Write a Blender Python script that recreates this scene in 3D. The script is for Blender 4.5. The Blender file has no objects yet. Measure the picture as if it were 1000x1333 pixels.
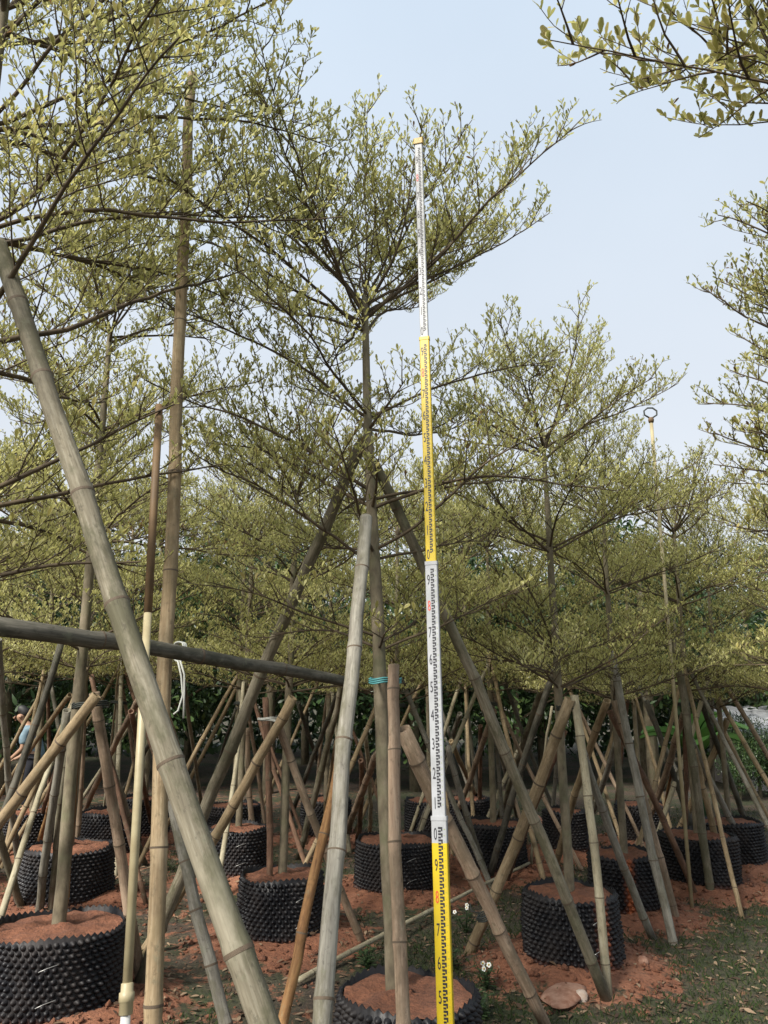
import bpy, math, random
import numpy as np
from mathutils import Vector, Matrix, Quaternion, noise as mnoise

# ------------------------------------------------------------------ camera, sky, sun, exposure
S = bpy.context.scene
col = S.collection
CAM_H, PITCH = 1.515, math.radians(13.2)
cam = bpy.data.cameras.new('camera')
cam.sensor_fit = 'VERTICAL'; cam.sensor_height = 36; cam.lens = 27.0
cam.clip_start = 0.05; cam.clip_end = 2000
camo = bpy.data.objects.new('camera', cam); col.objects.link(camo)
camo.location = (0, 0, CAM_H); camo.rotation_euler = (math.pi/2 + PITCH, 0, 0)
S.camera = camo

SUN = Vector((-0.50, -0.62, 0.72)).normalized()
W = bpy.data.worlds.new('World'); S.world = W; W.use_nodes = True
nt = W.node_tree; nt.nodes.clear()
wo = nt.nodes.new('ShaderNodeOutputWorld'); bg = nt.nodes.new('ShaderNodeBackground')
sky = nt.nodes.new('ShaderNodeTexSky'); sky.sky_type = 'NISHITA'; sky.sun_disc = False
sky.sun_elevation = math.asin(SUN.z); sky.sun_rotation = math.atan2(SUN.x, SUN.y)
sky.air_density = 1.0; sky.dust_density = 2.0; sky.ozone_density = 1.0
# thin even overcast veil drawn over the blue sky, with faint soft cloud variation
veil = nt.nodes.new('ShaderNodeMixRGB'); veil.inputs[0].default_value = 0.72
veil.inputs[2].default_value = (6.0, 6.75, 8.1, 1)
tc = nt.nodes.new('ShaderNodeTexCoord'); nz = nt.nodes.new('ShaderNodeTexNoise')
nz.inputs['Scale'].default_value = 2.2; nz.inputs['Detail'].default_value = 4
mr = nt.nodes.new('ShaderNodeMapRange'); mr.inputs[1].default_value = 0.3; mr.inputs[2].default_value = 0.75
mr.inputs[3].default_value = 0.74; mr.inputs[4].default_value = 0.84
nt.links.new(tc.outputs['Generated'], nz.inputs['Vector']); nt.links.new(nz.outputs['Fac'], mr.inputs[0])
nt.links.new(mr.outputs[0], veil.inputs[0])
sx_ = nt.nodes.new('ShaderNodeSeparateXYZ'); nt.links.new(tc.outputs['Generated'], sx_.inputs[0])
hz_ = nt.nodes.new('ShaderNodeMapRange'); hz_.inputs[1].default_value = 0.0; hz_.inputs[2].default_value = .85
nt.links.new(sx_.outputs[2], hz_.inputs[0])
vc = nt.nodes.new('ShaderNodeMixRGB'); vc.inputs[1].default_value = (6.95, 6.85, 6.75, 1); vc.inputs[2].default_value = (5.65, 6.75, 7.95, 1)   # hazier towards the horizon
nt.links.new(hz_.outputs[0], vc.inputs[0]); nt.links.new(vc.outputs[0], veil.inputs[2])
nt.links.new(sky.outputs[0], veil.inputs[1]); nt.links.new(veil.outputs[0], bg.inputs[0])
bg.inputs[1].default_value = 0.063
nt.links.new(bg.outputs[0], wo.inputs[0])
sl = bpy.data.lights.new('sun', 'SUN'); sl.energy = 3.4; sl.angle = math.radians(12); sl.color = (1, .95, .86)
so = bpy.data.objects.new('sun', sl); col.objects.link(so)
so.rotation_euler = SUN.to_track_quat('Z', 'Y').to_euler(); so.location = (0, 0, 30)
S.view_settings.view_transform = 'Standard'; S.view_settings.look = 'None'
S.view_settings.exposure = 1.15; S.view_settings.gamma = 1.0
S.render.engine = 'CYCLES'; S.cycles.use_denoising = True
S.cycles.max_bounces = 10; S.cycles.diffuse_bounces = 6; S.cycles.transmission_bounces = 6; S.cycles.transparent_max_bounces = 8

# ------------------------------------------------------------------ helpers
CT_, ST_ = math.cos(PITCH), math.sin(PITCH)
def ray(px, py):
    a = (px-500)/1000.0; b = (666.5-py)/1000.0
    return Vector((a, CT_ - b*ST_, ST_ + b*CT_))
def P(px, py, d):
    r = ray(px, py); t = d/r.y
    return Vector((r.x*t, d, CAM_H + r.z*t))
def G(px, py, z=0.0):
    r = ray(px, py); t = (z-CAM_H)/r.z
    return Vector((r.x*t, r.y*t, z))

def tag(o, label=None, cat=None, group=None, kind=None):
    if label: o['label'] = label
    if cat: o['category'] = cat
    if group: o['group'] = group
    if kind: o['kind'] = kind
    return o
def empty(name, loc=(0, 0, 0)):
    o = bpy.data.objects.new(name, None); o.empty_display_size = 0.05
    col.objects.link(o); o.location = loc
    return o
def obj(name, me, parent=None, loc=None):
    o = bpy.data.objects.new(name, me); col.objects.link(o)
    if parent: o.parent = parent
    if loc is not None: o.location = loc
    return o
def mk_mesh(name, V, F, m=None, smooth=True, attrs=None):
    """V (n,3); F list of arrays/tuples of faces"""
    me = bpy.data.meshes.new(name)
    V = np.asarray(V, dtype=np.float32)
    if isinstance(F, np.ndarray):
        F = [F]
    if isinstance(F, list) and F and isinstance(F[0], np.ndarray):
        loops = np.concatenate([f.ravel() for f in F]).astype(np.int32)
        tot = np.concatenate([np.full(len(f), f.shape[1]) for f in F]).astype(np.int32)
        start = (np.cumsum(tot)-tot).astype(np.int32)
        me.vertices.add(len(V)); me.vertices.foreach_set('co', V.ravel())
        me.loops.add(len(loops)); me.loops.foreach_set('vertex_index', loops)
        me.polygons.add(len(tot)); me.polygons.foreach_set('loop_start', start)
        me.update(calc_edges=True)
    else:
        me.from_pydata([tuple(v) for v in V], [], F); me.update()
    if smooth:
        me.polygons.foreach_set('use_smooth', np.ones(len(me.polygons), dtype=bool))
    if attrs:
        for k, a in attrs.items():
            at = me.attributes.new(k, 'FLOAT', 'POINT'); at.data.foreach_set('value', np.asarray(a, dtype=np.float32))
    if m: me.materials.append(m)
    me.validate(); me.update()
    return me

class MB:
    """collects tubes / lathes / boxes into one mesh"""
    def __init__(self): self.V = []; self.F = []; self.n = 0
    def add(self, V, F):
        self.V.append(np.asarray(V, dtype=np.float64).reshape(-1, 3))
        for f in F: self.F.append(tuple(int(i)+self.n for i in f))
        self.n += len(self.V[-1])
    def tube(self, pts, rad, sides=6, cap=True):
        pts = np.asarray([tuple(p) for p in pts], dtype=np.float64); n = len(pts)
        if np.isscalar(rad): rad = [rad]*n
        t = np.gradient(pts, axis=0); t /= np.linalg.norm(t, axis=1)[:, None]+1e-12
        ref = np.array([0, 0, 1.0]) if abs(t[0][2]) < .9 else np.array([1.0, 0, 0])
        V = []; u = np.cross(t[0], ref); u /= np.linalg.norm(u)
        ang = np.arange(sides)*2*math.pi/sides; ca, sa = np.cos(ang)[:, None], np.sin(ang)[:, None]
        for i in range(n):
            u = u - t[i]*np.dot(u, t[i]); u /= np.linalg.norm(u)+1e-12
            v = np.cross(t[i], u)
            V.append(pts[i] + (ca*u + sa*v)*rad[i])
        F = [(i*sides+k, i*sides+(k+1) % sides, (i+1)*sides+(k+1) % sides, (i+1)*sides+k) for i in range(n-1) for k in range(sides)]
        if cap: F += [tuple(range(sides))[::-1], tuple((n-1)*sides+k for k in range(sides))]
        self.add(np.concatenate(V), F)
    def lathe(self, prof, sides=16, cap=(True, True)):
        """prof list of (r,z) round the z axis"""
        V = []; ang = np.arange(sides)*2*math.pi/sides
        for r, z in prof: V.append(np.stack([np.cos(ang)*r, np.sin(ang)*r, np.full(sides, z)], 1))
        n = len(prof)
        F = [(i*sides+k, i*sides+(k+1) % sides, (i+1)*sides+(k+1) % sides, (i+1)*sides+k) for i in range(n-1) for k in range(sides)]
        if cap[0]: F.append(tuple(range(sides))[::-1])
        if cap[1]: F.append(tuple((n-1)*sides+k for k in range(sides)))
        self.add(np.concatenate(V), F)
    def box(self, x0, x1, y0, y1, z0, z1):
        V = [(x, y, z) for x in (x0, x1) for y in (y0, y1) for z in (z0, z1)]
        self.add(V, [(0, 1, 3, 2), (4, 6, 7, 5), (0, 4, 5, 1), (2, 3, 7, 6), (0, 2, 6, 4), (1, 5, 7, 3)])
    def mesh(self, name, m=None, smooth=True):
        return mk_mesh(name, np.concatenate(self.V), self.F, m, smooth)

# ------------------------------------------------------------------ materials
def mat(name):
    m = bpy.data.materials.new(name); m.use_nodes = True
    n = m.node_tree.nodes; b = n['Principled BSDF']
    return m, n, m.node_tree.links, b
def ramp(n, l, fac, stops):
    r = n.new('ShaderNodeValToRGB')
    while len(r.color_ramp.elements) < len(stops): r.color_ramp.elements.new(0.5)
    for e, (p, c) in zip(r.color_ramp.elements, stops):
        e.position = p; e.color = (*c, 1)
    if fac is not None: l.new(fac, r.inputs[0])
    return r.outputs[0]
def tnoise(n, l, vec, scale, detail=4, rough=.55, stretch=None):
    if stretch:
        mp = n.new('ShaderNodeMapping'); mp.inputs['Scale'].default_value = stretch
        l.new(vec, mp.inputs[0]); vec = mp.outputs[0]
    t = n.new('ShaderNodeTexNoise'); t.inputs['Scale'].default_value = scale
    t.inputs['Detail'].default_value = detail; t.inputs['Roughness'].default_value = rough
    l.new(vec, t.inputs['Vector'])
    return t.outputs['Fac']
def mix(n, l, fac, a, b, mode='MIX'):
    x = n.new('ShaderNodeMixRGB'); x.blend_type = mode
    for s, v in ((0, fac), (1, a), (2, b)):
        if hasattr(v, 'is_linked'): l.new(v, x.inputs[s])
        elif isinstance(v, (int, float)): x.inputs[s].default_value = v
        else: x.inputs[s].default_value = (*v, 1)
    return x.outputs[0]
def mrange(n, l, v, a, b, c=0.0, d=1.0):
    r = n.new('ShaderNodeMapRange'); l.new(v, r.inputs[0])
    for i, k in enumerate((a, b, c, d)): r.inputs[i+1].default_value = k
    return r.outputs[0]
def bump(n, l, b, h, strength=.4, dist=.01):
    x = n.new('ShaderNodeBump'); x.inputs['Strength'].default_value = strength; x.inputs['Distance'].default_value = dist
    l.new(h, x.inputs['Height']); l.new(x.outputs[0], b.inputs['Normal'])

def objco(n): return n.new('ShaderNodeTexCoord').outputs['Object']
def attr(n, name):
    a = n.new('ShaderNodeAttribute'); a.attribute_name = name
    return a.outputs['Fac']
def objrand(n): return n.new('ShaderNodeObjectInfo').outputs['Random']

def bamboo_mat(name, c_dark, c_mid, c_light, stain=(.10, .09, .06), stain_amt=.55):
    k_ = .78
    c_dark, c_mid, c_light, stain = (tuple(x*k_ for x in c) for c in (c_dark, c_mid, c_light, stain))
    m, n, l, b = mat(name)
    co = objco(n)
    rnd = objrand(n)
    off = n.new('ShaderNodeVectorMath'); off.operation = 'ADD'
    sc = n.new('ShaderNodeVectorMath'); sc.operation = 'SCALE'; sc.inputs[0].default_value = (7, 5, 9)
    l.new(rnd, sc.inputs['Scale']); l.new(co, off.inputs[0]); l.new(sc.outputs[0], off.inputs[1])
    co = off.outputs[0]
    fib = tnoise(n, l, co, 130, 5, .65, (1, 1, .05))
    wide = tnoise(n, l, co, 38, 4, .6, (1, 1, .08))
    blot = tnoise(n, l, co, 9, 6, .7, (1, 1, .45))
    spots = tnoise(n, l, co, 60, 5, .7, (1, 1, .6))
    c = ramp(n, l, fib, [(.32, c_dark), (.5, c_mid), (.68, c_light)])
    c = mix(n, l, mrange(n, l, wide, .35, .62, .45, 0), c, tuple(x*.55 for x in c_mid))
    c = mix(n, l, mrange(n, l, blot, .47, .57, 0, min(.85, stain_amt*1.45)), c, stain)
    big = tnoise(n, l, co, 2.3, 5, .7, (1, 1, .8))
    c = mix(n, l, mrange(n, l, big, .50, .62, 0, .45), c, tuple(x*.5 for x in c_dark))
    scr = tnoise(n, l, co, 220, 3, .7, (1, 1, .035))
    c = mix(n, l, mrange(n, l, scr, .62, .70, 0, .55), c, tuple(x*.3 for x in c_dark))
    moss = tnoise(n, l, co, 14, 5, .75, (1, 1, .7))
    c = mix(n, l, mrange(n, l, moss, .58, .68, 0, .5), c, (.16, .165, .11))
    c = mix(n, l, mrange(n, l, spots, .56, .66, 0, .6), c, tuple(x*.35 for x in c_mid))
    pale = tnoise(n, l, co, 6, 5, .65, (1.3, 1.3, .4))
    c = mix(n, l, mrange(n, l, pale, .54, .66, 0, .4), c, tuple(min(.6, x*1.35) for x in c_light))
    l.new(c, b.inputs['Base Color']); b.inputs['Roughness'].default_value = .78
    b.inputs['Specular IOR Level'].default_value = .25
    bump(n, l, b, wide, .6, .004)
    return m
BM = {
 'grey': bamboo_mat('bamboo_grey', (.17, .155, .125), (.28, .26, .215), (.39, .37, .31), (.14, .13, .085)),
 'green': bamboo_mat('bamboo_green', (.15, .128, .088), (.235, .205, .145), (.33, .30, .225), (.105, .10, .058)),
 'tan': bamboo_mat('bamboo_tan', (.27, .19, .11), (.39, .29, .17), (.50, .40, .26), (.20, .15, .08), .45),
 'pink': bamboo_mat('bamboo_pink', (.25, .17, .115), (.36, .26, .18), (.47, .37, .27), (.17, .13, .085), .5),
 'brown': bamboo_mat('bamboo_brown', (.17, .085, .035), (.29, .15, .06), (.40, .24, .10), (.12, .06, .03), .5),
 'rust': bamboo_mat('bamboo_rust', (.13, .07, .045), (.21, .12, .08), (.30, .19, .12), (.08, .05, .03), .5),
 'dark': bamboo_mat('bamboo_dark', (.075, .07, .055), (.13, .12, .095), (.20, .185, .15), (.05, .05, .035)),
 'cream': bamboo_mat('bamboo_cream', (.36, .31, .21), (.47, .42, .29), (.56, .51, .38), (.24, .2, .12), .3),
}
m, n, l, b = mat('bamboo_node'); M_node = m
l.new(ramp(n, l, tnoise(n, l, objco(n), 30, 3), [(.3, (.045, .03, .02)), (.7, (.13, .095, .06))]), b.inputs['Base Color']); b.inputs['Roughness'].default_value = .8

m, n, l, b = mat('bark'); M_bark = m
co = objco(n)
f = tnoise(n, l, co, 22, 6, .65, (1, 1, .45)); s2 = tnoise(n, l, co, 6, 4, .6)
c = ramp(n, l, f, [(.3, (.075, .06, .04)), (.5, (.15, .125, .08)), (.72, (.24, .20, .14))])
c = mix(n, l, mrange(n, l, s2, .5, .66, 0, .6), c, (.13, .14, .07))
s3 = tnoise(n, l, co, 3.0, 2, .5)
c = mix(n, l, mrange(n, l, s3, .62, .70, 0, .5), c, (.20, .10, .06))
l.new(c, b.inputs['Base Color']); b.inputs['Roughness'].default_value = .85; bump(n, l, b, f, .5, .006)

m, n, l, b = mat('twig'); M_twig = m
l.new(ramp(n, l, tnoise(n, l, objco(n), 12, 3), [(.3, (.045, .032, .02)), (.7, (.11, .08, .045))]), b.inputs['Base Color']); b.inputs['Roughness'].default_value = .85

def leaf_mat(name, stops, trans=.35, rough=.5, margin=None):
    m, n, l, b = mat(name)
    t = attr(n, 'tint')
    c = ramp(n, l, t, stops)
    if margin:
        c = mix(n, l, mrange(n, l, attr(n, 'margin'), .55, .9), c, margin)
    l.new(c, b.inputs['Base Color']); b.inputs['Roughness'].default_value = rough
    b.inputs['Specular IOR Level'].default_value = .35
    tr = n.new('ShaderNodeBsdfTranslucent'); l.new(c, tr.inputs[0])
    ms = n.new('ShaderNodeMixShader'); ms.inputs[0].default_value = trans
    out = n['Material Output']
    l.new(b.outputs[0], ms.inputs[1]); l.new(tr.outputs[0], ms.inputs[2]); l.new(ms.outputs[0], out.inputs[0])
    return m
M_leaf = leaf_mat('variegated_leaf', [(0, (.17, .10, .045)), (.10, (.23, .23, .07)), (.35, (.44, .425, .15)), (.7, (.57, .55, .22)), (1, (.68, .65, .36))], .6)
M_leafb = leaf_mat('variegated_leaf_near', [(0, (.22, .22, .06)), (.5, (.40, .36, .11)), (1, (.54, .45, .17))], .5, .45, (.62, .56, .30))
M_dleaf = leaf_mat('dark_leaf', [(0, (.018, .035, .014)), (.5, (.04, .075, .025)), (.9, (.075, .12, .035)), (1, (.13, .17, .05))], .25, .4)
M_banana = leaf_mat('banana_leaf', [(0, (.05, .13, .03)), (1, (.13, .26, .06))], .35, .4)
M_grass = leaf_mat('grass_blade', [(0, (.016, .030, .009)), (.5, (.034, .056, .016)), (.85, (.065, .08, .026)), (1, (.15, .12, .06))], .25, .7)
M_weed = leaf_mat('weed_leaf', [(0, (.03, .06, .025)), (1, (.08, .13, .05))], .3, .5)
M_litter = leaf_mat('dry_leaf', [(0, (.05, .03, .02)), (.5, (.12, .075, .045)), (1, (.28, .20, .13))], .1, .8)

m, n, l, b = mat('black_plastic'); M_pot = m
co = objco(n)
d1 = tnoise(n, l, co, 7, 4, .6); d2 = tnoise(n, l, co, 70, 3, .6)
c = mix(n, l, mrange(n, l, d1, .45, .72, 0, .5), (.007, .007, .009), (.040, .031, .027))
red = mix(n, l, mrange(n, l, d2, .35, .6, .5, 1), c, (.36, .10, .035))
c = mix(n, l, attr(n, 'dirt'), c, red)
l.new(c, b.inputs['Base Color']); l.new(mrange(n, l, d1, .3, .7, .40, .68), b.inputs['Roughness']); b.inputs['Specular IOR Level'].default_value = .35

def soil_nodes(n, l, co):
    a = tnoise(n, l, co, 3.0, 5, .65); f = tnoise(n, l, co, 34, 6, .7)
    c = ramp(n, l, a, [(.3, (.17, .064, .032)), (.5, (.29, .118, .062)), (.72, (.38, .18, .105))])
    c = mix(n, l, mrange(n, l, f, .36, .62, .65, 0), c, (.13, .05, .028))
    return c, f
m, n, l, b = mat('red_soil'); M_soil = m
co = objco(n); c, f = soil_nodes(n, l, co)
damp = tnoise(n, l, co, 7, 6, .75); c = mix(n, l, mrange(n, l, damp, .46, .60, 0, .65), c, (.13, .052, .030))
c = mix(n, l, mrange(n, l, tnoise(n, l, co, 55, 4, .7), .60, .68, 0, .7), c, (.05, .03, .02))
l.new(c, b.inputs['Base Color']); b.inputs['Roughness'].default_value = .95
bump(n, l, b, f, 1.0, .03)

m, n, l, b = mat('nursery_ground'); M_ground = m
co = objco(n); c, f = soil_nodes(n, l, co)
g1 = tnoise(n, l, co, 1.3, 6, .7); g2 = tnoise(n, l, co, 45, 5, .7); g3 = tnoise(n, l, co, 9, 5, .7)
dirtc = ramp(n, l, g2, [(.3, (.022, .016, .011)), (.5, (.060, .042, .029)), (.72, (.14, .10, .068))])
grassc = ramp(n, l, g2, [(.3, (.014, .019, .007)), (.55, (.036, .045, .015)), (.75, (.085, .085, .035))])
base = mix(n, l, mrange(n, l, g1, .42, .58), dirtc, grassc)
base = mix(n, l, mrange(n, l, g3, .56, .68, 0, .55), base, (.20, .085, .045))
sm = n.new('ShaderNodeMath'); sm.operation = 'ADD'; l.new(attr(n, 'soil'), sm.inputs[0])
l.new(mrange(n, l, g3, .3, .7, -.5, .5), sm.inputs[1])
c = mix(n, l, mrange(n, l, sm.outputs[0], .38, .62), base, c)
l.new(c, b.inputs['Base Color']); b.inputs['Roughness'].default_value = .95; bump(n, l, b, g2, .8, .03)

def flat(name, c, rough=.5, metal=0, var=None):
    m, n, l, b = mat(name)
    if var:
        l.new(ramp(n, l, tnoise(n, l, objco(n), var[0], 4), [(.35, var[1]), (.65, c)]), b.inputs['Base Color'])
    else: b.inputs['Base Color'].default_value = (*c, 1)
    b.inputs['Roughness'].default_value = rough; b.inputs['Metallic'].default_value = metal
    return m
M_yel = flat('staff_yellow', (.55, .40, .012), .42, 0, (9, (.45, .33, .02)))
M_whi = flat('staff_white', (.37, .38, .40), .45, 0, (14, (.29, .30, .31)))
M_blk = flat('staff_black', (.02, .02, .025), .5)
M_redp = flat('staff_red', (.55, .06, .03), .5)
M_grn = flat('staff_green', (.25, .33, .05), .5)
M_gold = flat('staff_cap', (.42, .26, .03), .45)
M_pvc = flat('pvc_cream', (.38, .33, .20), .5, 0, (14, (.29, .24, .14)))
M_pvcw = flat('pvc_white', (.42, .42, .41), .45)
M_brownpipe = flat('pipe_brown', (.16, .095, .04), .7, 0, (10, (.09, .055, .025)))
M_wire = flat('wire', (.42, .42, .40), .4, .6)
M_string = flat('pale_string', (.45, .46, .42), .7)
M_teal = flat('teal_string', (.05, .20, .21), .6)
M_dtie = flat('dark_tie', (.03, .035, .03), .7)
M_stone = flat('stone', (.34, .20, .14), .95, 0, (22, (.20, .09, .055)))
M_pale = flat('pale_stone', (.45, .38, .33), .9, 0, (30, (.30, .22, .17)))
M_petal = flat('petal', (.75, .75, .70), .6)
M_fcore = flat('flower_core', (.5, .33, .03), .7)
M_roof = flat('shed_roof', (.55, .56, .58), .5, 0, (6, (.42, .43, .45)))
M_wall = flat('shed_wall', (.42, .37, .37), .8, 0, (5, (.30, .27, .27)))
M_skin = flat('skin', (.33, .19, .12), .55); M_hair = flat('hair', (.012, .011, .011), .6)
M_shirt = flat('shirt', (.22, .31, .36), .85, 0, (9, (.12, .18, .22))); M_trous = flat('trousers', (.012, .013, .02), .9)
M_shoe = flat('shoe', (.03, .025, .02), .6)

# ------------------------------------------------------------------ table of pots
POTS = [  # key, px, y of soil surface, radius, height
 ('C', 531, 1300, .258, .40), ('L', 75, 1212, .31, .40), ('R', 742, 1168, .256, .40), ('M', 367, 1143, .258, .40),
 ('A', 310, 1085, .256, .40), ('B', 517, 1096, .31, .40), ('D', 813, 1118, .24, .40), ('E', 642, 1078, .265, .40),
 ('F', 90, 1110, .31, .40), ('H', 143, 1062, .275, .40), ('I', 42, 1058, .25, .40), ('J', 908, 1092, .29, .40),
 ('K', 735, 1062, .20, .40), ('N', 950, 1074, .26, .40), ('O', 188, 1046, .25, .40), ('Q', 305, 1050, .25, .40),
 ('S', 560, 1047, .25, .40), ('T', 610, 1050, .24, .40), ('U', 1085, 1112, .26, .40), ('V', -85, 1095, .28, .40),
 ('X', 425, 1046, .25, .40), ('Y', 835, 1050, .25, .40)]
PP = {}
for k, px, ys, r, h in POTS:
    q = G(px, ys, h-.035); PP[k] = (Vector((q.x, q.y, 0)), r, h)

# ------------------------------------------------------------------ ground
def gh(x, y):
    """ground height"""
    z = .035*mnoise.noise((x*.9, y*.9, 3.1)) + .018*mnoise.noise((x*3.1, y*3.1, 7.7))
    for k, (c, r, h) in PP.items():
        dd = math.hypot(x-c.x, y-c.y)
        if dd < 1.2:
            z += .075*math.exp(-max(0, dd-r*.9)**2/.07)*(1 + .6*mnoise.noise((x*5, y*5, 1.3)))
    return z
def soilmask(x, y):
    s = 0
    for k, (c, r, h) in PP.items():
        dd = math.hypot(x-c.x, y-c.y)
        if dd < 1.6: s = max(s, 1.05*math.exp(-max(0, dd-r*1.1)**2/.11))
    if x < -.3: s = max(s, .30)
    return s
def axis(a, b, step, far):
    v = list(np.arange(a, b, step)); g = step
    lo, hi = [], []
    x = a
    while x > -far: g *= 1.25; x -= g; lo.append(x)
    g = step; x = v[-1]
    while x < far: g *= 1.25; x += g; hi.append(x)
    return np.array(lo[::-1] + v + hi)
gx = axis(-4.6, 5.2, .07, 600); gy = axis(1.2, 9.5, .07, 600)
nx, ny = len(gx), len(gy)
V = np.zeros((nx*ny, 3)); sm_ = np.zeros(nx*ny)
for j, y in enumerate(gy):
    for i, x in enumerate(gx):
        near = -8 < x < 8 and -3 < y < 14
        V[j*nx+i] = (x, y, gh(x, y) if near else 0)
        sm_[j*nx+i] = soilmask(x, y) if near else 0
I = (np.arange(ny-1)[:, None]*nx + np.arange(nx-1)[None, :]).ravel()
F = np.stack([I, I+1, I+nx+1, I+nx], 1)
ground = obj('ground', mk_mesh('ground', V, F, M_ground, True, {'soil': sm_}))
tag(ground, 'red earth and patchy grass ground of the tree nursery', 'ground', kind='structure')

# ------------------------------------------------------------------ bamboo poles
rb = MB(); rb.lathe([(1.0, -.006), (1.10, -.0045), (1.145, -.001), (1.10, .0005), (1.13, .003), (1.0, .006)], 14, (False, False))
ME_ring = rb.mesh('node', M_node)
RNG = random.Random(5)
def pole(p0, p1, r0, r1, m, label, name='bamboo_pole', nodes=.30, group='bamboo props', detail=True, bow=.014, sides=14, cat='bamboo pole', seed=None):
    """p0 base, p1 top"""
    rg = random.Random(seed if seed is not None else hash_s(label))
    L = (p1-p0).length; r0 *= .89; r1 *= .89
    q = (p1-p0).to_track_quat('Z', 'Y')
    root = empty(name, p0); root.rotation_mode = 'QUATERNION'
    root.rotation_quaternion = q @ Quaternion((0, 0, 1), rg.uniform(0, 6.28))
    zs = []; z = rg.uniform(.05, nodes)
    while z < L-.03:
        zs.append(z); z += nodes*rg.uniform(.82, 1.18)
    bx, by = bow*rg.uniform(-1, 1)*L, bow*rg.uniform(-1, 1)*L
    R = lambda z: r0 + (r1-r0)*z/L
    kx = [rg.gauss(0, .10*r0+.0012) for _ in range(40)]; ky = [rg.gauss(0, .10*r0+.0012) for _ in range(40)]
    gridz = np.linspace(0, L, 40)[[0]+list(range(3, 37, 3))+[39]]; kx = kx[:len(gridz)]; ky = ky[:len(gridz)]; kx[0] = ky[0] = 0
    off = lambda z: (bx*math.sin(math.pi*z/L)+float(np.interp(z, gridz, kx)), by*math.sin(math.pi*z/L)+float(np.interp(z, gridz, ky)))
    prof = {0.0: 1.0, L: 1.0}
    for zz in zs:
        prof[zz] = 1.10
        for e, s in ((-.03, 1.0), (.03, 1.0), (-.012, 1.05), (.012, 1.06)):
            if 0 < zz+e < L: prof[zz+e] = s
    for k in range(1, int(L/.25)+1):
        zz = k*.25
        if zz < L and min([abs(zz-a) for a in zs] or [1]) > .05: prof[zz] = .985
    keys = sorted(prof)
    pts = [(*off(z), z) for z in keys]; rad = [R(z)*prof[z] for z in keys]
    # hollow cut end at the top
    pts += [(*off(L), L+.0005), (*off(L), L-.02)]; rad += [R(L)*.78, R(L)*.7]
    mb = MB(); ang = np.arange(sides)*2*math.pi/sides; VV = []
    for (x, y, z), r in zip(pts, rad):
        VV.append(np.stack([x+np.cos(ang)*r, y+np.sin(ang)*r, np.full(sides, z)], 1))
    n = len(pts)
    FF = [(i*sides+k, i*sides+(k+1) % sides, (i+1)*sides+(k+1) % sides, (i+1)*sides+k) for i in range(n-1) for k in range(sides)]
    FF += [tuple(range(sides))[::-1], tuple((n-1)*sides+k for k in range(sides))]
    mb.add(np.concatenate(VV), FF)
    obj('culm', mb.mesh('culm', BM[m]), root)
    if detail:
        for zz in zs:
            o = obj('node', ME_ring, root, (*off(zz), zz)); o.scale = (R(zz), R(zz), rg.uniform(.7, 1.2)*(r0/.03))
            o.rotation_euler = (rg.uniform(-.06, .06), rg.uniform(-.06, .06), 0)
    return tag(root, label, cat, group)
def hash_s(s):
    h = 7
    for ch in s: h = (h*131 + ord(ch)) % 1000003
    return h
def extend_down(a, b, z=-.04):
    """point where the line a->b meets height z"""
    t = (z-a.z)/(b.z-a.z)
    return a + (b-a)*t
def gnd(px, py): 
    p = G(px, py); p.z = -.05
    return p
def Gp(px, py):
    p = G(px, py); 
    return Vector((p.x, p.y, -.05))

# (top, base, diameter at base, diameter at top, colour, node spacing, label)
def lineto(A, B): return extend_down(A, B)
A_, B_ = P(20, 375, 2.3), P(352, 1333, 1.75)
pole(lineto(A_, B_), A_ + (A_-B_)*.10, .0345, .0325, 'green', 'thick mottled grey green bamboo pole slanting across the left foreground', nodes=.40, bow=.009)
A_, B_ = P(247, 160, 3.1), P(201, 1333, 2.45)
pole(lineto(A_, B_), A_ + (A_-B_)*.09, .030, .026, 'tan', 'tallest upright bamboo pole rising into the sky at left', nodes=.36)
pole(P(-60, 808, 1.92), P(447, 886, 3.2), .029, .024, 'dark', 'dark horizontal pole tied across at chest height from the left', nodes=.42, name='cross_pole', cat='cross pole')
A_, B_ = P(478, 672, 3.0), P(430, 1333, 2.3)
pole(lineto(A_, B_), A_, .030, .028, 'grey', 'weathered silver grey bamboo pole in front of the middle tree', nodes=.37)
A_, B_ = P(511, 866, 3.03), P(527, 1333, 2.72)
pole(lineto(A_, B_), A_, .0255, .0245, 'pink', 'pale tan bamboo pole with teal string upright beside the middle trunk', nodes=.27)
A_, B_ = P(452, 940, 3.05), P(368, 1333, 2.75)
pole(lineto(A_, B_), A_, .021, .019, 'brown', 'slim orange brown bamboo pole behind the silver grey pole', nodes=.30)
pole(Gp(722, 1345), P(524, 950, 3.42), .029, .040, 'pink', 'thick tan bamboo pole descending right of the measuring staff', nodes=.33)
pole(Gp(795, 1303), P(488, 600, 3.38), .032, .026, 'green', 'long dark green pole from the middle crown down to lower right', nodes=.42)
pole(Gp(172, 1293), P(474, 568, 3.38), .038, .030, 'green', 'long grey green pole from the middle crown down to lower left', nodes=.45)
A_, B_ = P(205, 960, 3.6), P(297, 1333, 3.4)
pole(lineto(A_, B_), A_, .029, .027, 'grey', 'short grey pole emerging below the thick foreground pole', nodes=.22)
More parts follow.
